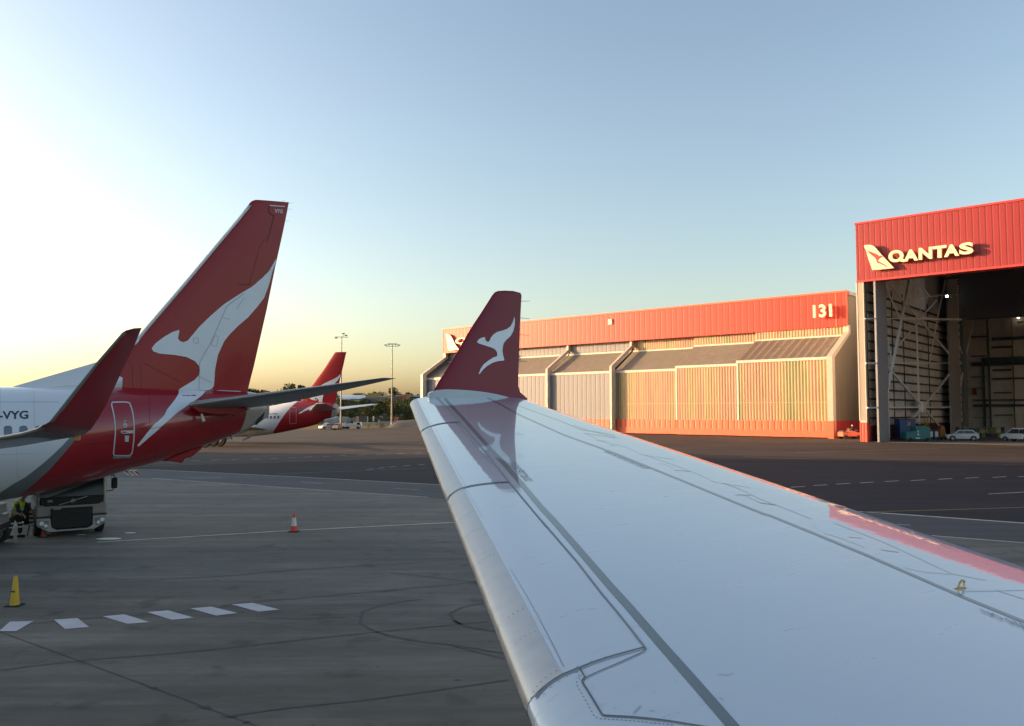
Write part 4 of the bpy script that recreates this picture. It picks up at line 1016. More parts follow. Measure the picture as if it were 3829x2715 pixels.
# ------------------------------------------------------------------ open hangar
H2 = Frame(G(1925*D, 988*D), DAX)
hb2 = empty('hangar', H2.loc, H2.rot)
tag(hb2, 'tall open hangar with a dark red fascia, its bracing and parked cars visible inside', 'hangar')
z8 = zc(3029, 700, 800/1299); z9 = zc(3129, 1000, 700/1624); zq = zc(3180, 880, 520/2291)
h2 = lambda x, y, v=0.0: H2.px(*z9([(x, y)])[0], v=v)
sL = H2.px(1914.5*D, 560*D).x; sR = H2.px(1936*D, 900*D).x
zB2 = H2.px(1914.5*D, 628*D).z; zT2 = H2.px(1912*D, 503*D).z; zO2 = H2.px(1928*D, 945*D).z
print('hangar2', sL, sR, zB2, zT2, zO2)
WDT = 95.0; DEP = 64.0
M_FRED = ribbed('red_fascia', (0.27, 0.018, 0.022), (0.14, 0.007, 0.009), 0.8, 0.5, 0.06, 0.02, 0.08)
M_REDTR = mat('red_capping', (0.58, 0.05, 0.05), 0.45)
MB().box((-WDT, -1.8, zB2), (sL, 0, zT2)).build('fascia', M_FRED, hb2)
MB().box((-WDT, -1.8, zT2), (sL+.12, .12, zT2+.28)).box((-WDT, -1.8, zB2-.28), (sL+.05, .1, zB2)).build('fascia_capping', M_REDTR, hb2)
M_POST = mat('beige_cladding', (0.33, 0.29, 0.25), 0.55, var=0.05, vscale=1)
leg_ = MB().box((sR, -1.7, zO2), (sL, -.02, zB2-.28)).build('corner_post', M_POST, hb2)
MB().box((sL-.02, -1.9, zO2+.2), (sL+.14, .03, zB2-.3)).box((sR-.12, -.3, zO2), (sR-.002, .04, zB2-.3)).box((sR, -.02, zO2), (sL, .05, zO2+.3)).build('post_edge', M_TRIM, leg_)
MB().box((sR-.1, -1.7, 0), (sL+.12, .02, zO2)).build('post_foot', ribbed('post_orange', (.62,.08,.05), (.22,.02,.015), .45, .5, .2, .04), leg_)
M_IN = mat('inner_cladding', (0.60, 0.59, 0.585), 0.8, var=0.18, vscale=0.6)
M_IN2 = mat('inner_back_wall', (0.58, 0.50, 0.44), 0.8, var=0.15, vscale=0.5)
M_STEEL = mat('painted_steel', (0.75, 0.75, 0.76), 0.55, var=0.06)
M_STEELD = mat('dark_steel', (0.035, 0.045, 0.05), 0.6)
MB().box((sR, -DEP, 0), (sL, -1.75, zT2-.3)).build('side_wall', M_IN, hb2)
MB().box((-WDT, -DEP-.5, 0), (sR, -DEP, zT2-.3)).build('back_wall', M_IN2, hb2)
MB().box((-WDT-.5, -DEP, 0), (-WDT, -.02, zT2)).build('side_wall', M_IN, hb2)
MB().box((-WDT, -DEP, zT2-.3), (sL, -1.8, zT2)).build('roof', mat('dark_roof', (.06,.06,.06), .8), hb2)
MB().box((-WDT, -DEP, .004), (sR, -.6, .03)).build('floor', mat('hangar_floor', (.16,.155,.15), .45), hb2)
def onS(px, py, s):               # pixel (in the z9 crop) onto the plane local x = s
    p = z9([(px, py)])[0]; l = H2.L(PL(p[0], p[1], H2.W(s, 0, 0), H2.ax)); return l
cs = onS(1100, 1000, sR).y; print('corner depth', cs)
# girts along the inner side wall and cladding joints
mg = MB()
for y in range(228, 1345, 83):
    l = onS(300, y, sR-.05)
    mg.box((sR-.30, -DEP, l.z-.13), (sR-.003, -1.8, l.z+.13))
mg.build('wall_girt', M_STEELD, hb2)
for x in (270, 490, 585, 800): l = onS(x, 900, sR-.05); MB().box((sR-.12, l.y-.1, 0), (sR-.004, l.y+.1, zB2)).build('cladding_joint', M_STEELD, hb2)
mp_ = MB(); mp_.box((sR-.2, -DEP+1, 0), (sR-.01, -2, 2.4)).build('wall_base', mat('dark_red_base', (.10,.02,.02), .7), hb2)
SB = sR-1.6
def beam(p, q, wpx, s=None, name='brace', m=M_STEEL):
    s = SB if s is None else s; a = onS(*p, s); b = onS(*q, s); MB().bar(a, b, wpx*.72, 4).build(name, m, hb2)
for x0, x1, y0, y1_ in ((358, 452, 60, 1480), (990, 1078, 60, 1480)):
    a = onS(x0, 1400, SB); b = onS(x1, 1400, SB)
    MB().box((SB-.15, b.y if b.y < a.y else a.y, 0), (SB+.12, max(a.y, b.y), zT2-.4)).build('column', mat('column_shade_grey', (.26,.265,.29), .6, var=.08), hb2)  # steel darkened to grey to stand for the shade inside the entrance
b3 = onS(1120, 1400, SB); MB().box((SB-.3, b3.y-1.2, 0), (SB+.3, b3.y+1.2, zT2-.4)).build('column', M_STEELD if False else mat('blue_grey_steel', (.16,.18,.20), .6), hb2)
for p, q, w_ in (((640,60),(437,1080),.34),((437,1075),(450,1480),.30),((950,60),(872,450),.20),((872,450),(805,830),.14),((1262,60),(1190,440),.32),((1190,440),(1108,820),.26),((1105,820),(1072,1055),.22),
    ((415,150),(545,435),.18),((420,545),(478,805),.18),((425,110),(712,445),.20),((712,470),(512,702),.20),((735,470),(1040,830),.26),((1040,850),(757,1195),.28),((480,908),(728,1195),.28),
    ((720,1235),(608,1372),.24),((768,1235),(930,1425),.24),((645,85),(800,240),.18),((870,285),(760,400),.18),((245,445),(545,443),.16),((545,440),(1195,455),.36),
    ((250,830),(1112,830),.18),((262,1217),(1050,1213),.22),((692,480),(718,1360),.22),((1055,640),(1107,820),.14),((1108,310),(1178,432),.14),((720,370),(790,440),.12),((450,870),(480,910),.15)):
    beam(p, q, w_)
a = onS(745, 1210, SB); MB().box((SB-.3, a.y-1.3, a.z-1.0), (SB+.45, a.y+1.3, a.z+1.0)).build('gusset', M_STEEL, hb2, bevel=.3)
# back wall: dark columns, rails and pipework
def onB(px, py, v=None):
    v = -DEP+.8 if v is None else v; p = z9([(px, py)])[0]; return H2.px(*p, v=v)
def bbox(x0, y0, x1, y1_, name, m, th=.5):
    a = onB(x0, y0); b = onB(x1, y1_); MB().box((min(a.x, b.x), -DEP+.5, min(a.z, b.z)), (max(a.x, b.x), -DEP+.5+th, max(a.z, b.z))).build(name, m, hb2)
M_TEALD = mat('dark_teal_steel', (.03,.055,.06), .6)
for x0, x1 in ((1302,1345),(1515,1552),(1740,1780)): bbox(x0, 440, x1, 1400, 'column', M_TEALD, 1.2)
for x0, y0, x1, y1_ in ((1165,824,1800,838),(1340,686,1515,696),(1350,885,1515,895),(1360,1082,1515,1090),(1180,1146,1800,1154),(1180,1188,1800,1206),(1370,1276,1530,1284),(1160,768,1290,772),(1160,600,1300,603),(1165,948,1290,952),(1170,1300,1330,1304),(1170,1045,1290,1048),(1345,610,1800,614),(1345,960,1800,964)):
    bbox(x0, y0, x1, y1_, 'wall_rail', M_STEELD, .35)
for x0, y0, x1, y1_ in ((1274,786,1284,1400),(1284,786,1800,794),(1284,806,1800,810)): bbox(x0, y0, x1, y1_, 'pipe', M_TEALD, 1.4)
bbox(1178, 1045, 1210, 1105, 'red_cabinet', mat('cabinet_red', (.16,.03,.02), .6), 1.0)
bbox(1565, 470, 1624, 480, 'ochre_wall_bar', mat('ochre_rail', (.35,.24,.10), .5), .8)  # single ochre rail on the back wall
# dark gantry across the upper part of the bay
a = onB(1110, 452, v=-36); MB().box((-WDT+1, -38, a.z), (a.x, -33, zT2-.4)).build('gantry', mat('dark_gantry', (.07,.07,.08), .8), hb2)
mt = MB()
for k in range(6):
    y = -6-9*k
    mt.bar((sR-1, y, zT2-3.2), (-WDT+1, y, zT2-3.2), .22, 4)
    for j in range(12):
        x = sR-1-j*7.5; mt.bar((x, y, zT2-3.2), (x-3.7, y, zT2-.6), .14, 4); mt.bar((x-3.7, y, zT2-.6), (x-7.5, y, zT2-3.2), .14, 4)
mt.build('roof_truss', mat('truss_steel', (.12,.115,.11), .7), hb2)
# floodlight arm with the one lit lamp
zf = lambda x, y: onS(x, y, SB-2.5)
arm = MB()
for p, q in (((720,260),(905,240)),((905,240),(1105,236)),((1105,236),(1185,330))): arm.bar(zf(*p), zf(*q), .12, 6)
la = arm.build('lamp_arm', M_STEEL, hb2)
c = zf(955, 250); MB().box(c-Vector((.2, .3, .2)), c+Vector((.2, .3, .2))).build('lamp', mat('lit_lamp', (1, 1, 1), .4, emit=(.95, .97, 1), estr=5), la, bevel=.15)
c = zf(992, 260); MB().box(c-Vector((.2, .3, .18)), c+Vector((.2, .3, .18))).build('lamp', mat('dim_lamp', (.3, .36, .42), .4), la, bevel=.15)
c = onB(1575, 438); MB().box(c-Vector((.22, .2, .08)), c+Vector((.22, .2, .08))).build('lamp', mat('warm_lamp', (1, .9, .7), .4, emit=(1, .9, .7), estr=2), hb2)
# name and emblem on the fascia
sign_poly('tail_emblem', smooth_pts(zq([(255,185),(330,173),(380,178),(430,205),(520,310),(640,440),(742,545),(742,551),(600,570),(398,586),(390,575),(330,410),(290,270)]), True, 3)[:], H2, 0, .4, M_SIGN, hb2, .5)
em = [o for o in hb2.children if o.name.startswith('tail_emblem')][0]
q = [H2.px(*p, v=.9) for p in zq([(275,250),(300,262),(370,285),(440,315),(490,352),(488,335),(500,332),(515,345),(535,352),(505,365),(490,373),(465,395),(452,418),(470,435),(530,465),(580,495),(610,532),(560,500),(500,470),(450,458),(435,440),(425,400),(400,365),(350,325),(300,285)])]
MB().prism([(l.x, l.z) for l in q], .903, .93).build('kangaroo', M_REDTR, em)
# letters measured one by one in the photograph
def sgn(ch, quad): return sign_text('letter', ch, H2, 0, zq(quad), .45, M_SIGN, hb2, 0.045, standoff=.6)
sgn('O', [(662,470),(908,448),(906,250),(660,268)]); sgn('A', [(912,452),(1148,428),(1146,240),(910,262)]); sgn('N', [(1158,422),(1378,400),(1376,205),(1155,228)])
sgn('T', [(1385,398),(1612,376),(1610,175),(1383,205)]); sgn('A', [(1572,378),(1818,350),(1816,155),(1570,182)]); sgn('S', [(1822,340),(2055,322),(2052,125),(1820,150)])
q = [H2.px(*p, v=.6) for p in zq([(790,395),(850,388),(915,405),(905,448),(850,440)])]
MB().prism([(l.x, l.z) for l in q], .60, 1.047).build('letter_tail', M_SIGN, hb2)
# terminal on our left, outside the picture, whose shade lies over the apron
ter = empty('terminal_building', (-91, -20, 0)); tag(ter, 'long low terminal building to the left of the apron that shades it', 'terminal')
tb = MB().box((-18, -110, 0), (18, 118, 24)).build('walls', mat('terminal_wall', (.4, .4, .39), .6), ter)
MB().box((18.003, -108, 5), (18.2, 102, 9)).box((18.003, -108, 13), (18.2, 102, 18)).build('window_band', mat('terminal_glass', (.05,.07,.09), .1), ter)
# ------------------------------------------------------------------ cones, truck, worker and loader on the near apron
def make_cone(name, loc, h, m, base_m, band=None, rotz=0, wd=0.8):
    r = empty(name, loc, rotz)
    MB().box((-.24*wd*h/.7, -.24*wd*h/.7, 0), (.24*wd*h/.7, .24*wd*h/.7, .035)).build('base', base_m, r, bevel=.012)
    c = MB().lathe([(.17*wd*h/.7, .036), (.155*wd*h/.7, .07), (.045*h/.7, h-.02), (.03*h/.7, h), (.012, h+.002)], 20).build('cone_body', m, r, True)
    if band:
        f = lambda z: .155*wd*h/.7+(.045-.155*wd)*h/.7*(z-.07)/(h-.09)+.004
        MB().lathe([(f(band[0]), band[0]), (f(band[1]), band[1])], 20).build('reflective_band', mat('band_white', (.6,.6,.62), .4), c, True)
    return r
c = G(55, 2266); y_ = make_cone('traffic_cone', c, 0.69, mat('cone_yellow', (.50,.33,.012), .5, var=.08, vscale=8), mat('cone_base_black', (.02,.02,.02), .8), wd=.66)
tag(y_, 'yellow cone with a black base on the apron near the left edge', 'cone')
MB().box((-.05,-.088,.33),(.04,-.070,.36)).build('stencil_mark', M_DARKM, y_)
c = G(1099, 1988); o_ = make_cone('traffic_cone', c, 0.68, mat('cone_orange', (.62,.065,.03), .5), mat('cone_base_dark', (.10,.02,.02), .8), (.22, .52))
tag(o_, 'orange cone with a white band standing on the pale line', 'cone')
MB().lathe([(.139, .036), (.128, .07), (.108, .2)], 20).build('lower_collar', mat('cone_orange', (.62,.065,.03), .5), o_, True)
c = G(156, 2011); k_ = make_cone('traffic_cone', c+Vector((0, .1, 0)), 0.5, mat('cone_dull_red', (.22,.035,.03), .6), mat('cone_base_black', (.02,.02,.02), .8))
tag(k_, 'dull red cone tucked beside the front wheel of the truck', 'cone')
# truck
tc_ = G(267, 2003); tr = empty('truck', tc_, 0.62)
tag(tr, 'white truck with a black grille parked facing us under the airliner tail', 'truck')
M_TW = mat('truck_white', (.22,.215,.20), .35, coat=.5, var=.04); M_TB = mat('truck_black', (.009,.010,.011), .5, spec=.3); M_TG = mat('truck_glass', (.006,.008,.009), .15, spec=.35)
M_LENS = mat('headlight_lens', (.7,.72,.75), .2); M_CHR = mat('chrome', (.55,.56,.56), .2, metal=.9); M_TDK = mat('chassis_dark', (.02,.02,.02), .7)
W2 = 1.14
cab = MB()
sidep = [(-.02, .72), (-.02, 1.10), (.06, 1.28), (.16, 2.05), (.30, 2.38), (1.9, 2.45), (1.9, .72)]
cab.prism(sidep, -W2, W2, 'yz'); cab.build('cab', M_TW, tr, bevel=.07)
ws = [(-1.02, 1.16), (1.02, 1.16), (1.04, 1.32), (1.02, 2.05), (-1.02, 2.05), (-1.04, 1.32)]
def fr_y(z): return interp([.72, 1.10, 1.28, 2.05, 2.38], [-.02, -.02, .06, .16, .30], z)-.035
V = []; 
for x, z in ws: V.append((x, fr_y(z), z))
for x, z in ws: V.append((x, fr_y(z)+.05, z))
n = 6; link_mesh('windscreen', V, [tuple(range(6)), tuple(range(11, 5, -1))]+[(i, (i+1) % 6, (i+1) % 6+6, i+6) for i in range(6)], M_TG, tr)
V = [(x, fr_y(z)-.02, z) for x, z in ((-1.0, 1.17), (-.8, 1.10), (.8, 1.10), (1.0, 1.17), (1.02, 1.45), (-1.02, 1.45))]
MB().prism([(-1.0, 1.19), (-.85, 1.105), (.85, 1.105), (1.0, 1.19), (1.02, 1.42), (-1.02, 1.42)], -.075, .02).build('front_panel', M_TB, tr, bevel=.02)
MB().prism([(-.68, 1.02), (.66, 1.02), (.64, .40), (.52, .29), (-.52, .29), (-.66, .40)], -.11, -.03).build('grille', M_TB, tr, bevel=.02)
gr = [o for o in tr.children if o.name.startswith('grille')][0]
mb = MB()
for k in range(9): mb.box((-.62, -.125, .36+k*.07), (.60, -.112, .375+k*.07))
mb.build('grille_slat', M_TDK, gr); MB().box((-.62, -.13, .985), (-.36, -.112, 1.015)).build('name_strip', M_CHR, gr)
MB().bar((-.44, -.095, 1.14), (.46, -.095, 1.40), .014, 4).build('diagonal_bar', M_CHR, tr)
em = MB()
for k in range(16):
    a, b = k/16*6.283, (k+1)/16*6.283; em.bar((.01+.065*math.cos(a), -.105, 1.265+.065*math.sin(a)), (.01+.065*math.cos(b), -.105, 1.265+.065*math.sin(b)), .014, 5)
em.bar((-.04, -.11, 1.25), (.06, -.11, 1.28), .016, 4); em.build('round_badge', M_CHR, tr)
MB().box((-.80, -.05, 1.25), (-.64, -.078, 1.33)).build('pass_card', mat('card_pale', (.2,.2,.2), .6), tr)
bump = MB().prism([(-1.12, .69), (-.70, .69), (-.66, .36), (-.5, .255), (.5, .255), (.66, .36), (.66, .69), (1.12, .69), (1.10, .42), (.72, .20), (-.72, .20), (-1.10, .42)], -.14, .25).build('bumper', mat('bumper_grey', (.30,.29,.30), .45), tr, bevel=.02)
for sx in (-1, 1):
    MB().prism([(sx*.72, .60), (sx*1.04, .64), (sx*1.06, .42), (sx*.80, .32)], -.165, -.11).build('headlight', mat('headlight_housing', (.16,.17,.18), .3), tr, bevel=.02)
    hl = tr.children[-1] if False else [o for o in tr.children if o.name.startswith('headlight')][-1]
    MB().cyl((sx*.97, -.17, .53), (0, 1, 0), .075, .02, 16).cyl((sx*.84, -.17, .44), (0, 1, 0), .06, .02, 16).build('bulb', M_LENS, hl)
    MB().box((sx*1.40-.10, .10, 1.62), (sx*1.40+.10, .28, 2.02)).build('mirror', M_TB, tr, bevel=.04)
    MB().bar((sx*1.10, .16, 1.52), (sx*1.34, .18, 1.55), .018, 6).bar((sx*1.34, .18, 1.55), (sx*1.39, .18, 1.63), .018, 6).bar((sx*1.10, .16, 2.12), (sx*1.40, .18, 2.10), .018, 6).bar((sx*1.40, .18, 2.10), (sx*1.40, .18, 2.02), .018, 6).build('mirror_arm', M_TB, tr)
    w_ = MB().cyl((sx*1.0, .75, .42), (1, 0, 0), .42, .28, 24).build('wheel', M_TYRE2, tr, bevel=.04); MB().cyl((sx*1.0, .75, .42), (1, 0, 0), .2, .31, 16).build('rim', M_CHR, w_)
    w_ = MB().cyl((sx*1.0, 4.6, .42), (1, 0, 0), .42, .5, 24).build('wheel', M_TYRE2, tr, bevel=.04); MB().cyl((sx*1.0, 4.6, .42), (1, 0, 0), .2, .53, 16).build('rim', M_CHR, w_)
    MB().box((sx*1.13-.02, .35, .78), (sx*1.13+.02, .42, 1.1)).build('door_handle', M_TB, tr)
    MB().prism([(.45, 1.25), (1.45, 1.25), (1.45, 2.0), (.55, 2.0)], sx*1.145-.006, sx*1.145+.006, 'yz').build('side_window', M_TG, tr)
MB().box((-.9, .3, .35), (.9, 6.0, .72)).build('chassis', M_TDK, tr)
MB().lathe([(.1, 0), (.8, .12), (.86, .3), (.86, 3.4), (.8, 3.6), (.1, 3.7)], 24).build('tank', M_TW, tr, True)
tk = [o for o in tr.children if o.name.startswith('tank')][0]; tk.rotation_euler = (R(-90), 0, 0); tk.location = (0, 2.2, 1.62)
MB().box((-1.16, -.03, .70), (1.16, 1.85, .735)).build('step_seam', M_TDK, tr)
# worker bending beside the truck
def figure(bones, mats_, name, parent, m):
    # bones: list of chains of (point, radius); first point shared as root
    bm = bmesh.new(); idx = {}; rad = []
    def vid(p, r):
        k = tuple(round(c, 3) for c in p)
        if k not in idx: idx[k] = bm.verts.new(p); rad.append(r)
        return idx[k]
    for ch in bones:
        for (p, r), (q, r2) in zip(ch, ch[1:]):
            a, b = vid(p, r), vid(q, r2)
            if not any(e.other_vert(a) == b for e in a.link_edges): bm.edges.new((a, b))
    me = bpy.data.meshes.new(name); bm.to_mesh(me); bm.free()
    o = bpy.data.objects.new(name, me); sc.collection.objects.link(o); o.parent = parent
    o.modifiers.new('s', 'SKIN'); 
    for v, r in zip(me.skin_vertices[0].data, rad): v.radius = r if isinstance(r, tuple) else (r, r)
    me.skin_vertices[0].data[0].use_root = True
    o.modifiers.new('d', 'SUBSURF').levels = 1; o.modifiers['d'].render_levels = 1
    bpy.context.view_layer.update()
    nm = bpy.data.meshes.new_from_object(o.evaluated_get(bpy.context.evaluated_depsgraph_get())); o.modifiers.clear(); o.data = nm
    nm.materials.clear(); nm.materials.append(m)
    for p in nm.polygons: p.use_smooth = True
    return o
M_SKIN = mat('skin', (.30,.17,.11), .55); M_VEST = mat('hi_vis_vest', (.42,.60,.02), .6); M_TROU = mat('navy_trousers', (.012,.015,.022), .75)
M_SLV = mat('dark_green_sleeve', (.010,.022,.018), .8); M_REFL = mat('reflective_tape', (.5,.52,.55), .35); M_HAIR = mat('dark_hair', (.02,.015,.012), .8); M_BOOT = mat('black_boot', (.012,.012,.012), .7)
pg = G(52, 2011); per = empty('person', pg)
tag(per, 'person in a yellow hi-vis vest and dark reflective trousers bending beside the truck', 'person')
pel = (0, 0, .80); wst = (.04, -.02, .94); chs = (.16, -.05, 1.16); shd = (.23, -.06, 1.30); nck = (.30, -.07, 1.38); hd0 = (.36, -.08, 1.45); hd1 = (.42, -.09, 1.54)
la, ra = (.20, -.24, 1.27), (.22, .13, 1.27); le_, re_ = (.30, -.30, 1.02), (.40, .12, 1.06); lw, rw = (.44, -.24, .84), (.60, .02, .92)
lh, rh = (-.03, -.10, .76), (.03, .10, .76); lk, rk = (-.06, -.13, .43), (.17, .08, .43); lf, rf_ = (-.14, -.14, .08), (.15, .10, .08)
def hand(w, dx):
    w = Vector(w); out_ = []
    pm = w+Vector((.05*dx, 0, -.05)); out_.append([(tuple(w), .030), (tuple(pm), .034)])
    for k in range(4):
        b = pm+Vector((.01, -.03+.02*k, -.01)); out_.append([(tuple(pm), .034), (tuple(b), .012), (tuple(b+Vector((.03, 0, -.045+.005*k))), .010), (tuple(b+Vector((.015, 0, -.075+.006*k))), .008)])
    out_.append([(tuple(w), .030), (tuple(w+Vector((.035, .03, -.015))), .012), (tuple(w+Vector((.06, .035, -.04))), .009)])
    return out_
body = [[(pel, (.15, .11)), (wst, (.14, .10)), (chs, (.16, .11)), (shd, (.12, .09)), (nck, .055), (hd0, .085), (hd1, .08)],
        [(shd, (.12, .09)), (la, .06), (le_, .042), (lw, .030)], [(shd, (.12, .09)), (ra, .06), (re_, .042), (rw, .030)],
        [(pel, (.15, .11)), (lh, .09), (lk, .055), (lf, .04), ((lf[0]+.12, lf[1], .04), .035)], [(pel, (.15, .11)), (rh, .09), (rk, .055), (rf_, .04), ((rf_[0]+.12, rf_[1], .04), .035)]]+hand(lw, 1)+hand(rw, 1)
figure(body, None, 'body', per, M_SKIN)
figure([[(pel, (.175, .14)), (lh, .115), (lk, .085), ((lf[0], lf[1], .12), .075)], [(pel, (.175, .14)), (rh, .115), (rk, .085), ((rf_[0], rf_[1], .12), .075)], [(pel, (.175, .14)), ((.02, -.01, .90), (.16, .13))]], None, 'trousers', per, M_TROU)
figure([[((.02, -.01, .82), (.185, .15)), ((.03, -.015, .92), (.19, .155)), (chs, (.20, .16)), (shd, (.15, .13)), ((.26, -.065, 1.34), (.09, .09))], [(shd, (.15, .13)), ((.20, -.20, 1.27), .085)], [(shd, (.15, .13)), ((.22, .10, 1.27), .085)]], None, 'vest', per, M_VEST)
figure([[((.19, -.2, 1.27), .085), (le_, .078), ((.40, -.26, .90), .062)]], None, 'sleeve', per, M_SLV); figure([[((.22, .1, 1.27), .085), (re_, .078), ((.55, .05, .95), .062)]], None, 'sleeve', per, M_SLV)
for fx in (lf, rf_): MB().box((fx[0]-.09, fx[1]-.05, 0), (fx[0]+.19, fx[1]+.05, .10)).build('boot', M_BOOT, per, bevel=.03)
for k_, f_ in ((lk, lf), (rk, rf_)):
    for t in (.15, -.28):
        p = Vector(k_).lerp(Vector((f_[0], f_[1], .12)), t) if t > 0 else Vector(k_).lerp(Vector((k_[0], k_[1], .76)), -t)
        MB().cyl(p, (0, 0, 1), .102, .05, 16).build('reflective_band', M_REFL, per)
for t in (.15, .6):
    p = Vector((.03, -.015, .93)).lerp(Vector(chs), t); MB().cyl(p, Vector(chs)-Vector((.03, -.015, .9)), .205, .045, 20).build('reflective_band', M_REFL, per)
figure([[((.35, -.08, 1.47), .095), ((.41, -.09, 1.575), .09)]], None, 'hair', per, M_HAIR)
# head details: nose and ears
MB().lathe([(.004, 0), (.018, .01), (.004, .045)], 8, (.47, -.10, 1.46)).build('nose', M_SKIN, per, True)
# striped board leaning beside him
bp_ = G(98, 2009); bd = empty('striped_barrier', bp_+Vector((.0, .35, 0)), .1); tag(bd, 'low striped barrier board on feet between the worker and the truck', 'barrier')
MB().box((-.12, -.02, .36), (.12, .02, .95)).build('board', mat('board_dark', (.02,.02,.02), .6), bd)
mb = MB()
for k in range(4): mb.prism([(-.11, .37+k*.15), (.11, .37+k*.15), (.11, .45+k*.15), (-.11, .45+k*.15)], -.03, -.021)
mb.build('white_stripe', mat('stripe_pale', (.36,.33,.28), .6), bd); MB().bar((-.1, 0, .36), (-.16, 0, 0), .02, 6).bar((.1, 0, .36), (.16, 0, 0), .02, 6).build('leg', M_TDK, bd)
# belt loader cut by the left edge
bl_ = G(-30, 2040); bo = empty('belt_loader', bl_, .3); tag(bo, 'grey ground loader with black tyres cut off by the left edge of the picture', 'loader')
MB().prism([(-2.6, .45), (.25, .45), (.32, .62), (.3, 1.0), (-.2, 1.05), (-.3, .8), (-2.6, .8)], -.7, .7).build('chassis', mat('loader_grey', (.22,.22,.22), .5), bo, bevel=.04)
MB().box((.12, -.72, .55), (.36, .7, .72)).build('bumper', M_TDK, bo, bevel=.02); MB().box((-.05, -.5, 1.05), (.28, .5, 1.38)).build('engine_cover', mat('loader_pale', (.30,.29,.28), .5), bo, bevel=.05)
for x in (.05, -2.0):
    for y in (-.62, .62): w_ = MB().cyl((x, y, .31), (0, 1, 0), .31, .24, 22).build('wheel', M_TYRE2, bo, bevel=.04); MB().cyl((x, y, .31), (0, 1, 0), .14, .26, 14).build('rim', M_CHR, w_)
MB().prism([(-3.4, .9), (-.4, 1.0), (.3, 1.62), (.3, 1.72), (-.5, 1.12), (-3.4, 1.02)], -.35, .35).build('belt', M_TDK, bo)
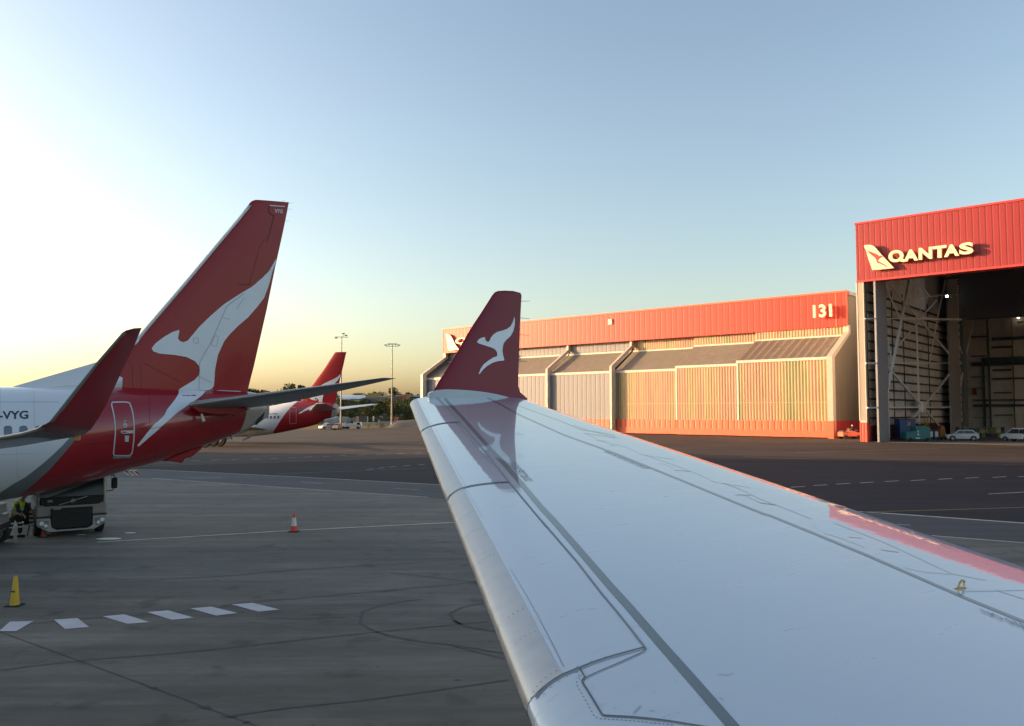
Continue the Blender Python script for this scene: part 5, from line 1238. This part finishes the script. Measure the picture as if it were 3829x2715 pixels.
# ------------------------------------------------------------------ cars and equipment
M_CW = mat('car_white', (.42,.45,.48), .3, coat=.8); M_CG = mat('car_glass', (.015,.02,.03), .08, spec=.9); M_RIM = mat('wheel_rim', (.25,.25,.26), .35, metal=.6); M_TLT = mat('tail_lamp', (.35,.02,.02), .3)
def make_car(name, L=3.9, W=1.7, H=1.5, kind='hatch', m=None):
    m = m or M_CW; r = empty(name, (0, 0, 0)); h = L/2
    if kind == 'hatch': pf = [(-h, .38), (-h, .68), (-h+.12, .82), (-h+.85, .98), (-h+1.45, H-.06), (-h+1.9, H), (h-.75, H-.02), (h-.25, 1.05), (h-.03, .95), (h, .40), (h-.25, .28), (-h+.2, .28)]; gl = [(-h+1.0, .99), (-h+1.55, H-.13), (h-.85, H-.12), (h-.42, 1.03)]
    elif kind == 'suv': pf = [(-h, .45), (-h, .85), (-h+.15, 1.0), (-h+.95, 1.1), (-h+1.45, H-.08), (-h+1.8, H), (h-.25, H-.03), (h-.06, 1.1), (h, .95), (h, .45), (h-.2, .38), (-h+.2, .38)]; gl = [(-h+1.1, 1.12), (-h+1.55, H-.16), (h-.32, H-.15), (h-.2, 1.12)]
    else: pf = [(-h, .45), (-h, 1.0), (-h+.5, 1.15), (-h+1.1, H-.08), (-h+1.4, H), (h-.05, H), (h, H-.1), (h, .45), (-h+.2, .38)]; gl = [(-h+.65, 1.17), (-h+1.15, H-.2), (-h+2.1, H-.2), (-h+2.1, 1.17)]
    mb = MB(); n = len(pf); V = []
    for y, sh in ((-W/2+.02, 0), (-W/2, .0), (W/2, .0), (W/2-.02, 0)):
        for x, z in pf:
            tuck = max(0, (z-.95))*0.28; V.append((x, (y+tuck if y < 0 else y-tuck), z))
    F = [tuple(range(n))[::-1], tuple(range(3*n, 4*n))]
    for j in range(3):
        for k in range(n): F.append((j*n+k, j*n+(k+1) % n, (j+1)*n+(k+1) % n, (j+1)*n+k))
    b = link_mesh('body', V, F, m, r); bm = bmesh.new(); bm.from_mesh(b.data); bmesh.ops.recalc_face_normals(bm, faces=bm.faces); bm.to_mesh(b.data); bm.free()
    md = b.modifiers.new('b', 'BEVEL'); md.width = .05; md.segments = 3; md.limit_method = 'ANGLE'
    for p in b.data.polygons: p.use_smooth = False
    for s in (-1, 1):
        mx = (gl[0][0]+gl[2][0])/2+.1
        def zz(p, e=.012): return (p[0], s*(W/2-max(0, (p[1]-.95))*.28+e), p[1])
        def cutx(x): # between top and bottom glass lines
            top_ = interp([gl[1][0], gl[2][0]], [gl[1][1], gl[2][1]], x); bot_ = interp([gl[0][0], gl[3][0]], [gl[0][1], gl[3][1]], x); return (x, top_), (x, bot_)
        t1, b1 = cutx(mx-.04); t2, b2 = cutx(mx+.04)
        link_mesh('side_window', [zz(p) for p in (gl[0], gl[1], t1, b1)], [(0, 1, 2, 3)], M_CG, r)
        if kind != 'van': link_mesh('side_window', [zz(p) for p in (b2, t2, gl[2], gl[3])], [(0, 1, 2, 3)], M_CG, r)
        for x in (-h+.72, h-.68):
            w_ = MB().cyl((x, s*(W/2-.09), .31), (0, 1, 0), .31, .22, 22).build('wheel', M_TYRE2, r, bevel=.03); MB().cyl((x, s*(W/2-.085), .31), (0, 1, 0), .19, .24, 16).build('rim', M_RIM, w_)
            a = MB(); V = [(x+.39*math.cos(k/12*math.pi), s*(W/2+.008), .31+.39*math.sin(k/12*math.pi)) for k in range(13)]; link_mesh('wheel_arch', V, [tuple(range(13))], M_TYRE2, r)
        MB().box((h-.10, s*(W/2-.30), .85), (h+.012, s*(W/2-.06), 1.05)).build('tail_lamp', M_TLT, r, bevel=.02)
        MB().box((-h-.012, s*(W/2-.42), .66), (-h+.1, s*(W/2-.10), .80)).build('headlight', M_LENS, r, bevel=.02)
        MB().box((gl[0][0]+.1, s*(W/2+.02)-.07, .98), (gl[0][0]+.28, s*(W/2+.02)+.07, 1.12)).build('mirror', m, r, bevel=.02)
    k = 4 if kind != 'van' else 3
    a_, b_ = pf[3] if kind != 'van' else pf[2], pf[4] if kind != 'van' else pf[3]
    d = Vector((b_[0]-a_[0], 0, b_[1]-a_[1])); nn = Vector((-d.z, 0, d.x)).normalized()*.012
    pts = [(a_[0]+d.x*.1, -W/2+.16, a_[1]+d.z*.1), (a_[0]+d.x*.1, W/2-.16, a_[1]+d.z*.1), (a_[0]+d.x*.93, W/2-.24, a_[1]+d.z*.93), (a_[0]+d.x*.93, -W/2+.24, a_[1]+d.z*.93)]
    link_mesh('windscreen', [tuple(Vector(p)+nn) for p in pts], [(0, 1, 2, 3)], M_CG, r)
    if kind != 'van':
        a_, b_ = (pf[6], pf[7]); d = Vector((b_[0]-a_[0], 0, b_[1]-a_[1])); nn = Vector((-d.z, 0, d.x)).normalized()*.012; nn = nn if nn.x > 0 else -nn
        pts = [(a_[0]+d.x*.15, -W/2+.28, a_[1]+d.z*.15), (a_[0]+d.x*.15, W/2-.28, a_[1]+d.z*.15), (a_[0]+d.x*.92, W/2-.2, a_[1]+d.z*.92), (a_[0]+d.x*.92, -W/2+.2, a_[1]+d.z*.92)]
        link_mesh('rear_window', [tuple(Vector(p)+nn) for p in pts], [(0, 1, 2, 3)], M_CG, r)
    MB().box((h-.02, -.22, .52), (h+.015, .22, .64)).build('number_plate', mat('plate_pale', (.4,.4,.38), .5), r)
    return r
zh = zc(3300, 1500, 529/2291)
def put(o, px, py, dirv, s=1.0):
    o.location = G(px, py); o.rotation_euler = (0, 0, math.atan2(dirv[1], dirv[0])); o.scale = (s, s, s)
car = make_car('parked_car'); put(car, *zh([(1290, 640)])[0], (.93, -.37), 1.13)
tag(car, 'white hatchback parked just inside the open hangar', 'car')
suv = make_car('parked_car', 4.4, 1.85, 1.85, 'suv'); put(suv, *zh([(2230, 655)])[0], (.35, -.94), 1.1)
tag(suv, 'white off-road car seen from behind, cut by the right edge in the hangar', 'car')
MB().box((2.2, -.1, .95), (2.4, .55, 1.5)).build('spare_wheel_cover', mat('cover_red', (.4,.03,.03), .5), suv, bevel=.1)
# teal and blue machine
def unit(name, px, py, rot, label, cat): r = empty(name, G(px, py), rot); tag(r, label, cat); return r
rr_ = H2.rot+math.pi
e1 = unit('ground_power_unit', *zh([(560, 655)])[0], 0, 'teal ground power unit beside the pale column at the hangar entrance', 'machine')
MB().prism([(-2.0, .35), (1.6, .35), (1.6, 2.1), (.9, 2.35), (-.6, 2.3), (-.6, 1.6), (-2.0, 1.4)], -.9, .9).build('casing', mat('teal_paint', (.015,.13,.14), .45, var=.1), e1, bevel=.06)
MB().box((-.35,-.93,.9),(-.15,-.901,1.25)).box((-.35,-.93,1.4),(-.15,-.901,1.65)).box((-.6,-.93,.45),(.0,-.901,.62)).build('label_plate', mat('label_white', (.5,.5,.5), .5), e1)
for x in (-1.4, 1.1): MB().cyl((x, -.8, .3), (0, 1, 0), .3, .2, 18).build('wheel', M_TYRE2, e1)
e2 = unit('air_start_unit', *zh([(440, 640)])[0], 0, 'blue cabinet with a yellow mark standing behind the teal power unit', 'machine')
e2.location.y += 2.6; e2.location.x += .9
MB().box((-1.5, -.8, .4), (1.0, .8, 3.3)).build('cabinet', mat('blue_paint', (.012,.06,.20), .45), e2, bevel=.08)
MB().prism([(-.1, 2.2), (.25, 2.45), (.1, 2.6), (.3, 2.85), (-.05, 2.75), (-.3, 2.9), (-.2, 2.55), (-.4, 2.3)], -.83, -.802).build('yellow_mark', mat('mark_ochre', (.28,.22,.05), .5), e2)
for x in (-1.1, .6): MB().cyl((x, -.7, .3), (0, 1, 0), .3, .2, 18).build('wheel', M_TYRE2, e2)
e3 = unit('work_platform', *zh([(640, 640)])[0], 0, 'yellow wheeled work platform behind the teal power unit', 'platform'); e3.location.y += 4.5; e3.location.x += 1.6
mb = MB()
for x in (-1.4, 1.4):
    for y in (-.6, .6): mb.bar((x, y, 0), (x, y, 3.6), .07, 6)
mb.bar((-1.4,-.6,.6),(1.4,-.6,2.6),.06,6).bar((-1.4,.6,2.6),(1.4,.6,.6),.06,6); mb.build('frame', mat('platform_ochre', (.30,.18,.02), .5), e3)
MB().box((-1.5,-.7,2.6),(1.5,.7,2.75)).box((-1.5,-.7,3.1),(-1.0,-.64,3.6)).box((-1.2,-.72,2.8),(-.6,-.66,3.6)).build('deck', mat('platform_ochre', (.30,.18,.02), .5), e3)
proto = empty('drum', (0, 0, 0)); MB().lathe([(.28,0),(.3,.02),(.3,.3),(.315,.32),(.3,.34),(.3,.62),(.315,.64),(.3,.66),(.3,.95),(.28,.97)], 20).build('barrel', mat('drum_dark', (.03,.035,.04), .5), proto, True)
MB().box((-.14,-.33,.3),(.14,-.29,.8)).build('drum_label', mat('drum_label_white', (.55,.56,.58), .5), proto)
for i, (x, lb_) in enumerate(((764, 'left dark drum with a dull label between the power unit and hatchback'), (850, 'right dark drum with a bright white label between the power unit and hatchback'))):
    d_ = proto if i == 0 else copy_tree(proto); d_.location = G(*zh([(x, 632)])[0]); d_.scale = (1.7, 1.7, 1.7); tag(d_, lb_, 'drum', 'drums inside the open hangar')
e4 = unit('gas_trolley', *zh([(955, 622)])[0], 0, 'small orange trolley left of the white hatchback', 'trolley')
MB().prism([(-.5,.4),(.6,.4),(.5,1.0),(.25,2.2),(-.3,2.2),(-.5,1.2)], -.5, .5).build('body', mat('trolley_orange', (.25,.09,.02), .6), e4, bevel=.05)
for x in (-.3, .4): MB().cyl((x, -.5, .22), (0, 1, 0), .22, .1, 16).build('wheel', M_TYRE2, e4)
e5 = unit('equipment_rack', *zh([(1760, 618)])[0], 0, 'green equipment rack with hoses behind the white hatchback', 'rack'); e5.location.y += 3
mb = MB().box((-3.8,-.5,.1),(-3.7,.5,1.9)).box((3.7,-.5,.1),(3.8,.5,1.9)).box((-3.8,-.5,1.85),(3.8,.5,1.95)).box((-3.8,-.5,.9),(3.8,.5,.98)); mb.build('frame', mat('rack_grey_green', (.09,.13,.12), .6), e5)
for k in range(16):
    x = -3.4+k*.45; c_ = random.choice([(.03,.10,.04),(.16,.15,.02),(.02,.05,.04),(.10,.12,.05)])
    MB().lathe([(.05,0),(.22,.1),(.22,.6+random.random()*.2),(.05,.75)], 10, (x, random.uniform(-.2,.2), random.choice([.12,.99]))).build('canister', mat('canister_%d' % (int(c_[0]*100)), c_, .5), e5, True)
e6 = unit('extinguisher_cabinet', *z9([(350, 1480)])[0], 0, 'narrow dark red fire cabinet at the foot of the left inner wall', 'cabinet')
e6.location.x += .8; e6.location.y += 3; e6.rotation_euler = (0, 0, H2.rot)
MB().box((-.9,-.6,.0),(.9,.6,2.6)).build('casing', mat('fire_red_dark', (.16,.008,.012), .5), e6, bevel=.04); MB().box((-.05,.61,1.2),(.05,.66,1.6)).build('handle', M_CHR, e6)
# small orange tug beside the closed hangar
tg = unit('baggage_tug', *zn([(600, 1470)])[0], .1, 'low orange tug parked against the red wall between the two hangars', 'tug')
MB().prism([(-1.5,.35),(1.4,.35),(1.4,.85),(.5,.95),(.3,1.15),(-.4,1.15),(-.5,.9),(-1.5,.95)], -.75, .75).build('body', M_ORFLAT, tg, bevel=.05)
MB().box((-1.4,-.7,.95),(-.9,.7,1.15)).build('tool_tray', mat('tug_dark', (.06,.05,.05), .6), tg, bevel=.04); MB().box((.6,-.3,.96),(1.0,.3,1.35)).build('engine_hump', mat('tug_dark', (.06,.05,.05), .6), tg, bevel=.04); MB().box((-.3,-.4,1.15),(.1,.4,1.5)).build('seat', mat('tug_dark', (.06,.05,.05), .6), tg, bevel=.04)
MB().bar((.3,0,1.1),(.35,0,1.75),.05,6).build('beacon_post', M_DARKM, tg); MB().lathe([(.05,0),(.13,.05),(.12,.22),(.03,.28)], 12, (.35,0,1.75)).build('beacon', mat('beacon_pale', (.5,.3,.25), .4), tg, True)
for x in (-1.0, .95):
    for y in (-.65,.65): MB().cyl((x, y, .3), (0, 1, 0), .3, .2, 18).build('wheel', M_TYRE2, tg)
tg.scale = (1.15,)*3
# ------------------------------------------------------------------ light masts
def mast(px, base_y, top_y, Z, label, heads, rot):
    b = P(px, base_y, Z); t = P(px, top_y, Z); r = empty('light_mast', (b.x, b.y, 0), rot); tag(r, label, 'light mast', 'apron light masts'); H = t.z
    MB().lathe([(.27, 0), (.25, .5), (.2, H*.5), (.13, H)], 14).build('pole', mat('mast_grey', (.30,.28,.25), .5), r, True)
    mb = MB().bar((-2.0, 0, H-.3), (2.0, 0, H-.3), .08, 6)
    mb.build('crossarm', M_DARKM, r)
    for x, z in heads:
        h_ = MB().prism([(x-.5, H+z), (x+.5, H+z), (x+.4, H+z-.25), (x-.4, H+z-.25)], -.3, .3).build('floodlight', M_DARKM, r, bevel=.04)
        MB().bar((x, 0, H+z-.3), (x, 0, H-.3), .06, 5).build('bracket', M_DARKM, h_)
    return r
m1 = mast(z4([(1461, 0)])[0][0], 1575, z4([(0, 145)])[0][1], 250, 'grey floodlight mast rising behind the far red tail', [(-1.7, -.5), (.5, .9), (1.3, .4)], .3)
m2 = mast(z4([(1946, 0)])[0][0], 1568, z4([(0, 232)])[0][1], 250, 'grey floodlight mast right of the stabiliser tip, clear of the tails', [(-2.0, .2), (-1.0, .5), (0, .5), (1.0, .5), (2.0, .2)], 0)
# ------------------------------------------------------------------ background: rising ground, trees, buildings
def ridge(name, pts, depth, material):
    V = []; F = []
    for (x, y, z) in pts:
        V += [(x, y-depth, -0.5), (x, y-depth*.35, z*.75), (x, y, z), (x, y+depth*3, z), (x, y+depth*3.2, -.5)]
    for k in range(len(pts)-1):
        for j in range(4): F.append((k*5+j, k*5+j+1, (k+1)*5+j+1, (k+1)*5+j))
    o = link_mesh(name, V, F, material, None, True); return tag(o, kind='structure')
M_HILL = ground_mat('bank_scrub', (0.045, 0.05, 0.022), 0.35, 0.3, rough=.95, spec=.1)
random.seed(3)
ridge('embankment', [(-520+k*26, 300+random.uniform(-4, 4), 3.4+random.uniform(-.4, .5)) for k in range(22)], 26, M_HILL)
ridge('hills', [(-1200+k*60, 470, 7.5+random.uniform(-1, 1)) for k in range(30)], 60, M_HILL)
M_LEAF = mat('leaves_dark_green', (0.05, 0.068, 0.022), 0.75, var=0.45, vscale=.9, spec=.2)
M_LEAF2 = mat('leaves_olive', (0.095, 0.10, 0.03), 0.75, var=0.4, vscale=.9, spec=.2)
M_BARK = mat('bark', (0.07, 0.05, 0.035), 0.9)
def tree_mesh(seed, h, wd, conic=False, m=None, n=1500, name='tree', trunk=.3):
    rg = random.Random(seed); r = empty(name, (0, 0, 0)); V = []; F = []
    cl = []
    for k in range(16):
        a = rg.random()*6.283; zz = rg.uniform(trunk+.12, .92); f = (1-zz)*1.2 if conic else math.sqrt(max(.05, 1-((zz-.58)/.45)**2))
        rr = rg.uniform(.15, .8)*wd/2*min(1, f); cl.append((rr*math.cos(a), rr*math.sin(a), zz*h, rg.uniform(.55, 1)*wd*.24*(.55 if conic else 1)))
    cl.append((0, 0, h*.86, wd*.2)); cl.append((0, 0, h*.6, wd*.3))
    for k in range(n):
        c = rg.choice(cl); d = Vector((rg.gauss(0, 1), rg.gauss(0, 1), rg.gauss(0, 1))).normalized()*c[3]*rg.uniform(.6, 1.08); p = Vector(c[:3])+d
        s = rg.uniform(.16, .42)*h/9; u = Vector((rg.gauss(0, 1), rg.gauss(0, 1), rg.gauss(0, .7))).normalized(); v = u.cross(Vector((rg.gauss(0, 1), rg.gauss(0, 1), rg.gauss(0, 1)))).normalized()
        i = len(V); V += [p+u*s, p+v*s*.7, p-u*s, p-v*s*.7]; F.append((i, i+1, i+2, i+3))
    link_mesh('crown', V, F, m or M_LEAF, r)
    tm = MB().bar((0, 0, 0), (0, 0, h*.62), h*.028, 8, h*.012)
    for k in range(5):
        c = cl[k]; tm.bar((0, 0, h*(trunk+.05*k)), c[:3], h*.010, 5, h*.004)
    tm.build('trunk', M_BARK, r); return r
za = z5e
sky_trees = [ # crown centre x, top y (crop), width in crop px, crop, distance, conic, label
    (1650, 338, 210, z5e, 430, 0, 'tall round dark tree on the skyline beside the right light mast'),
    (1430, 420, 150, z5e, 440, 0, 'low rounded tree on the skyline between the yellow building and right mast'),
    (1335, 408, 110, z5e, 460, 0, 'tree top showing just above the yellow building'),
    (1000, 432, 150, z5e, 470, 0, 'small dark tree on the skyline above the blue roofed building'),
    (1100, 450, 170, z5e, 480, 0, 'flat topped tree line on the skyline left of the yellow building'),
    (1920, 430, 160, z5e, 430, 0, 'broad tree on the skyline above the pinkish houses'),
    (2020, 452, 70, z5e, 430, 1, 'small pointed tree on the skyline near our wing tip'),
    (2112, 442, 70, z5e, 430, 1, 'pointed tree on the skyline nearest our wing tip'),
    (1800, 445, 110, z5e, 440, 0, 'low tree on the skyline just right of the right mast'),
    (955, 588, 130, z4, 330, 0, 'tall domed tree behind the stabiliser left of the far tail'),
    (1085, 604, 62, z4, 340, 0, 'small round tree between the domed tree and far red tail'),
    (615, 632, 100, z4, 350, 0, 'rounded tree immediately right of the near red fin'),
    (700, 656, 90, z4, 360, 0, 'low tree behind the near tail cone'),
    (770, 655, 80, z4, 360, 0, 'low dark tree left of the domed tree above the stabiliser'),
    (860, 680, 80, z4, 360, 0, 'lowest tree between the near fin and domed tree')]
random.seed(11)
for i, (x, y, wpx, zz_, Z, con, lb_) in enumerate(sky_trees):
    q = zz_([(x, y), (x+wpx, y)]); t = P(q[0][0], q[0][1], Z); wm = (q[1][0]-q[0][0])*Z/FPX*1.5
    bz = 6.5 if Z > 400 else 2.6
    h = t.z-bz; tt = tree_mesh(40+i, h, wm, con, M_LEAF if i % 3 else M_LEAF2, 1300, trunk=.15)
    tt.location = (t.x, Z, bz); tag(tt, lb_, 'tree')
protoA = tree_mesh(71, 6.6, 8.0, 0, M_LEAF2, 1300, 'tree', .05); protoB = tree_mesh(72, 5.6, 7.4, 0, M_LEAF, 1300, 'tree', .05); protoC = tree_mesh(73, 7.2, 6.4, 0, M_LEAF, 1200, 'tree', .1)
used = set()
ORD = ['first', 'second', 'third', 'fourth', 'fifth', 'sixth', 'seventh', 'eighth', 'ninth', 'tenth', 'eleventh']
for k in range(33):
    row = k % 3; i_ = k//3; x = -82+i_*5.0+row*1.9; y = 288+row*13+random.uniform(-3, 3)
    pr = (protoA, protoB, protoC)[random.randrange(3)] if k > 2 else (protoA, protoB, protoC)[k]
    t_ = pr if id(pr) not in used else copy_tree(pr); used.add(id(pr))
    s = random.uniform(.75, 1.02)*(1+.06*row); t_.location = (x, y, (1.6, 2.6, 3.2)[row]); t_.scale = (s*1.15, s, s*random.uniform(.85, 1)); t_.rotation_euler = (0, 0, random.random()*6)
    tag(t_, '%s bushy tree from the left in the %s row on the bank behind the fence' % (ORD[i_], ('front', 'middle', 'back')[row]), 'tree', 'trees on the bank behind the fence')
def P2(x, y, Z, c=z5e): q = c([(x, y)])[0]; return P(q[0], q[1], Z)
def house(name, label, x0, x1, yt, yb, Z, wall, roofm=None, roof_y=None, dep=14, cat='building', wins=0, base=0):
    a = P2(x0, yb, Z); b = P2(x1, yt, Z); r = empty(name, ((a.x+b.x)/2, Z, base)); tag(r, label, cat); w_ = (b.x-a.x)/2; h = b.z-base
    MB().box((-w_, 0, 0), (w_, dep, h)).build('wall', wall, r)
    if roofm:
        t = P2(x0, roof_y, Z+dep/2).z-base
        MB().prism([(-.4, h), (dep+.4, h), (dep/2, t)], -w_-.4, w_+.4, 'yz').build('roof', roofm, r)
    for k in range(wins):
        x = -w_+(k+.5)*2*w_/wins; wn_ = MB().box((x-.7, -.06, h*.45), (x+.7, -.002, h*.72)).build('window', M_CG, r); MB().box((x-.85, -.09, h*.40), (x+.85, -.062, h*.45)).build('sill', M_TRIM, wn_)
    return r
M_YB = mat('olive_yellow_wall', (.30,.25,.055), .7, var=.05); M_GW = mat('pale_grey_wall', (.20,.20,.21), .7, var=.1); M_NAVY = mat('navy_wall', (.035,.045,.07), .7); M_BLR = mat('pale_blue_roof', (.42,.48,.52), .4); M_PINK = mat('terracotta_wall', (.32,.14,.11), .7, var=.15); M_TILE = mat('dark_roof_tile', (.10,.07,.06), .7)
r = house('warehouse', 'long warehouse with a pale blue sloping roof beyond the far tail', 560, 1150, 545, 640, 400, M_NAVY, None, None, 20)
a = P2(560, 522, 399); b = P2(1125, 575, 399); c_ = P2(1165, 480, 425); d_ = P2(560, 465, 425)
o = r.location; link_mesh('roof', [tuple(Vector(p)-o) for p in (a, b, c_, d_)]+[tuple(Vector(p)-o-Vector((0, 0, .5))) for p in (a, b, c_, d_)], [(0,1,2,3),(7,6,5,4),(0,4,5,1),(1,5,6,2),(2,6,7,3),(3,7,4,0)], M_BLR, r)
r = house('warehouse', 'olive yellow box shaped building on the hill', 1192, 1382, 437, 580, 415, M_YB, dep=12, wins=0, base=4)
MB().box((-12.5,-.4,0),(12.5,-.003,P2(1200,512,415).z-4)).build('lower_storey', M_GW, r)
mb = MB(); 
for k in range(7): mb.box((-11+k*3.4,-.5,1.5),(-9.6+k*3.4,-.402,3.4))
mb.build('window', M_CG, r)
house('house', 'grey low block with small windows right of the yellow building', 1390, 1530, 512, 590, 405, M_GW, M_TILE, 490, 10, wins=5, base=4)
house('house', 'white narrow house just left of the right light mast', 1545, 1600, 495, 560, 402, mat('house_white', (.42,.42,.42), .7), M_TILE, 480, 8, wins=1, base=4)
house('house', 'brown house behind the right light mast', 1700, 1815, 500, 580, 402, mat('house_brown', (.16,.11,.08), .7), M_TILE, 470, 9, wins=3, base=4)
house('house', 'pinkish terracotta house near our wing tip', 1820, 1885, 480, 580, 402, M_PINK, M_TILE, 462, 9, wins=2, base=4)
house('house', 'taller orange brick house closest to the skyline trees by our wing', 1890, 1950, 462, 580, 400, mat('house_orange', (.40,.19,.12), .7), None, None, 9, wins=2, base=4)
house('house', 'dark slate roofed house beside our wing tip', 1985, 2120, 510, 600, 404, M_NAVY, mat('slate_roof', (.12,.14,.17), .5), 478, 9, wins=3, base=4)
# airport edge: wall, tents, container, signs, vehicles
def box_thing(name, label, cat, x0, x1, yt, Z, dep, m, kind=None, extra=None, base=0.0):
    a = P2(x0, yt, Z); b = P2(x1, yt, Z); r = empty(name, ((a.x+b.x)/2, Z, base)); tag(r, label, cat); w_ = (b.x-a.x)/2; h = a.z-base
    MB().box((-w_, 0, 0), (w_, dep, h)).build('body', m, r, bevel=.03); return r, w_, h
M_WLL = mat('low_wall_pale', (.36,.34,.31), .7, var=.15); M_WLB = mat('barrier_blue_grey', (.30,.33,.36), .6, var=.15)
r, w_, h = box_thing('low_wall', 'low cream wall behind the white service vehicles', 'wall', 1068, 1390, 978, 262, .4, M_WLL)
MB().box((-w_-.1,-.05,h),(w_+.1,.45,h+.12)).build('coping', M_TRIM, r)
r, w_, h = box_thing('low_wall', 'low blue grey wall left of the earth bank by our wing', 'wall', 1395, 1722, 958, 268, .4, M_WLB)
MB().box((-w_-.1,-.05,h),(w_+.1,.45,h+.12)).build('coping', M_WLL, r)
r, w_, h = box_thing('shipping_container', 'dark green container standing behind the cream wall', 'container', 1035, 1180, 862, 275, 2.4, mat('container_green', (.07,.075,.05), .6, var=.2))
MB().box((-w_-.9,-.05,0),(-w_-.02,.4,h)).build('door_frame', mat('pinkish_frame', (.42,.26,.22), .6), r); MB().box((w_+.02,-.05,0),(w_+.35,.4,h)).build('end_post', mat('house_white', (.42,.42,.42), .7), r)
for x, yt, wpx, lb_, nm in ((1298, 858, 26, 'tall narrow white sign on a post behind the cream wall', 'tall'), (1397, 918, 26, 'small white and red sign left of the bush', 'small')):
    b = P2(x, 980, 258); t = P2(x, yt, 258); r = empty('sign', (b.x, 258, 0)); tag(r, lb_, 'sign'); wm = wpx*.2052*258/FPX/2
    MB().bar((0,0,0),(0,0,t.z-.8),.05,6).build('post', M_WLL, r); MB().box((-wm,-.04,t.z-(1.6 if nm == 'tall' else .95)),(wm,.04,t.z)).build('panel', mat('sign_white', (.7,.62,.5), .5), r, bevel=.01)
    if nm == 'small': MB().box((-wm*.8,-.06,t.z-.35),(wm*.8,-.041,t.z-.1)).build('red_strip', M_TLT, r)
def tent(x0, x1, yt, yb, Z, lb_, m):
    a = P2(x0, yb, Z); b = P2(x1, yt, Z); r = empty('storage_tent', ((a.x+b.x)/2, Z, 0)); tag(r, lb_, 'tent'); w_ = (b.x-a.x)/2; h = b.z
    pf = [(-w_, 0)]+[(-w_*math.cos(t)*.96, h*(.35+.65*math.sin(t)**.9) if 0 < t < math.pi else h*.35) for t in [k*math.pi/8 for k in range(9)]]+[(w_, 0)]
    MB().prism(pf, 0, 9).build('cover', m, r, True); MB().prism([(-w_*.3, 0), (-w_*.3, h*.6), (w_*.3, h*.6), (w_*.3, 0)], -.06, -.003).build('door', M_GW, r); return r
M_TENT = mat('tent_grey', (.27,.26,.24), .7, var=.12, vscale=.6)
tent(385, 590, 888, 1000, 262, 'grey rounded storage tent left of the left mast base', M_TENT); tent(600, 830, 872, 1000, 278, 'pale storage tent around the left mast base', M_TENT)
tent(800, 1020, 890, 1000, 285, 'low pale storage tent left of the dark container', M_TENT); tent(1200, 1500, 855, 970, 290, 'long pale storage tent behind the two signs', M_TENT)
r, w_, h = box_thing('utility_cabinet', 'orange cabinet at the foot of the right light mast', 'cabinet', 1690, 1742, 882, 262, 1.5, mat('cabinet_orange', (.42,.12,.06), .6)); MB().box((-.1,-.05,h*.4),(.1,-.01,h*.55)).build('handle', M_CHR, r)
r, w_, h = box_thing('barrier_rail', 'long red and cream barrier rail running toward our wing', 'barrier', 1720, 2140, 936, 256, .15, M_WLL, base=0)
MB().box((-w_,-.05,h-.22),(w_,-.003,h-.05)).build('red_rail', mat('rail_red', (.40,.06,.04), .5), r)
r, w_, h = box_thing('corrugated_fence', 'blue grey sheet fence climbing the bank right of the right mast', 'fence', 1650, 1990, 815, 296, .3, mat('fence_sheet', (.20,.23,.25), .6, var=.3, vscale=2), base=0)
mb = MB()
for k in range(9): mb.box((-w_+k*w_/4-.12,-.08,0),(-w_+k*w_/4+.12,-.003,h+.1))
mb.build('fence_post', mat('fence_post_red', (.25,.09,.07), .6), r)
ridge('earth_bank', [(P2(x, 0, 240).x, 236, z) for x, z in ((1640, .1), (1720, 1.2), (1800, 1.7), (1950, 1.9), (2100, 1.9), (2300, 1.8))], 9, ground_mat('bank_gravel', (.09,.09,.085), .3, .3))
bush = tree_mesh(90, 2.1, 4.6, 0, M_LEAF, 900, 'bush', .05); bush.location = G(*z5e([(1440, 1082)])[0]); tag(bush, 'round dark bush on the grass by the edge of the apron', 'bush')
bush2 = tree_mesh(91, 1.1, 1.2, 0, M_LEAF2, 500, 'bush', .05); bush2.location = G(*z5e([(1212, 1085)])[0]); tag(bush2, 'small upright bush just right of the white service truck', 'bush')
# service vehicles on the grass edge
v1 = make_car('parked_car', 4.0, 1.75, 1.55, 'hatch', mat('car_silver', (.30,.32,.33), .3, coat=.8)); put(v1, *z5e([(470, 1105)])[0], (.75, .66), 1.05)
tag(v1, 'silver car with glinting headlights parked on the grass beneath the far tail', 'car')
for o in v1.children:
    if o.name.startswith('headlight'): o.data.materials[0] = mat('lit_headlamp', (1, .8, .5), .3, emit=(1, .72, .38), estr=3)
v2 = make_car('service_vehicle', 2.6, 1.7, 1.7, 'van', mat('van_tan', (.36,.26,.17), .4)); put(v2, *z5e([(642, 1108)])[0], (.3, .95), .9)
tag(v2, 'small tan service vehicle seen end on between the silver car and white truck', 'vehicle')
r = empty('service_truck', G(*z5e([(890, 1090)])[0]), .0); tag(r, 'long white flatbed service truck with a boxy cab on the grass edge', 'truck')
MB().box((-2.5,-.9,.55),(1.3,.9,1.25)).box((-2.2,-.7,1.25),(-1.5,.7,1.5)).box((-.6,-.7,1.25),(.2,.7,1.42)).build('bed', M_CW, r, bevel=.05)
MB().prism([(1.35,.4),(2.75,.4),(2.75,1.0),(2.45,1.75),(1.35,1.75)], -.9, .9).build('cab', M_CW, r, bevel=.06)
MB().prism([(1.7,1.05),(2.55,1.05),(2.38,1.6),(1.7,1.6)], -.915, -.902).build('side_window', M_CG, r)
MB().box((.75,-.7,1.25),(1.2,.0,1.8)).build('equipment_box', mat('box_cream', (.6,.5,.3), .5), r, bevel=.04)
for x in (-1.8, -.9, 1.9):
    for y in (-.8,.8): MB().cyl((x, y, .33), (0, 1, 0), .33, .22, 16).build('wheel', M_TYRE2, r)
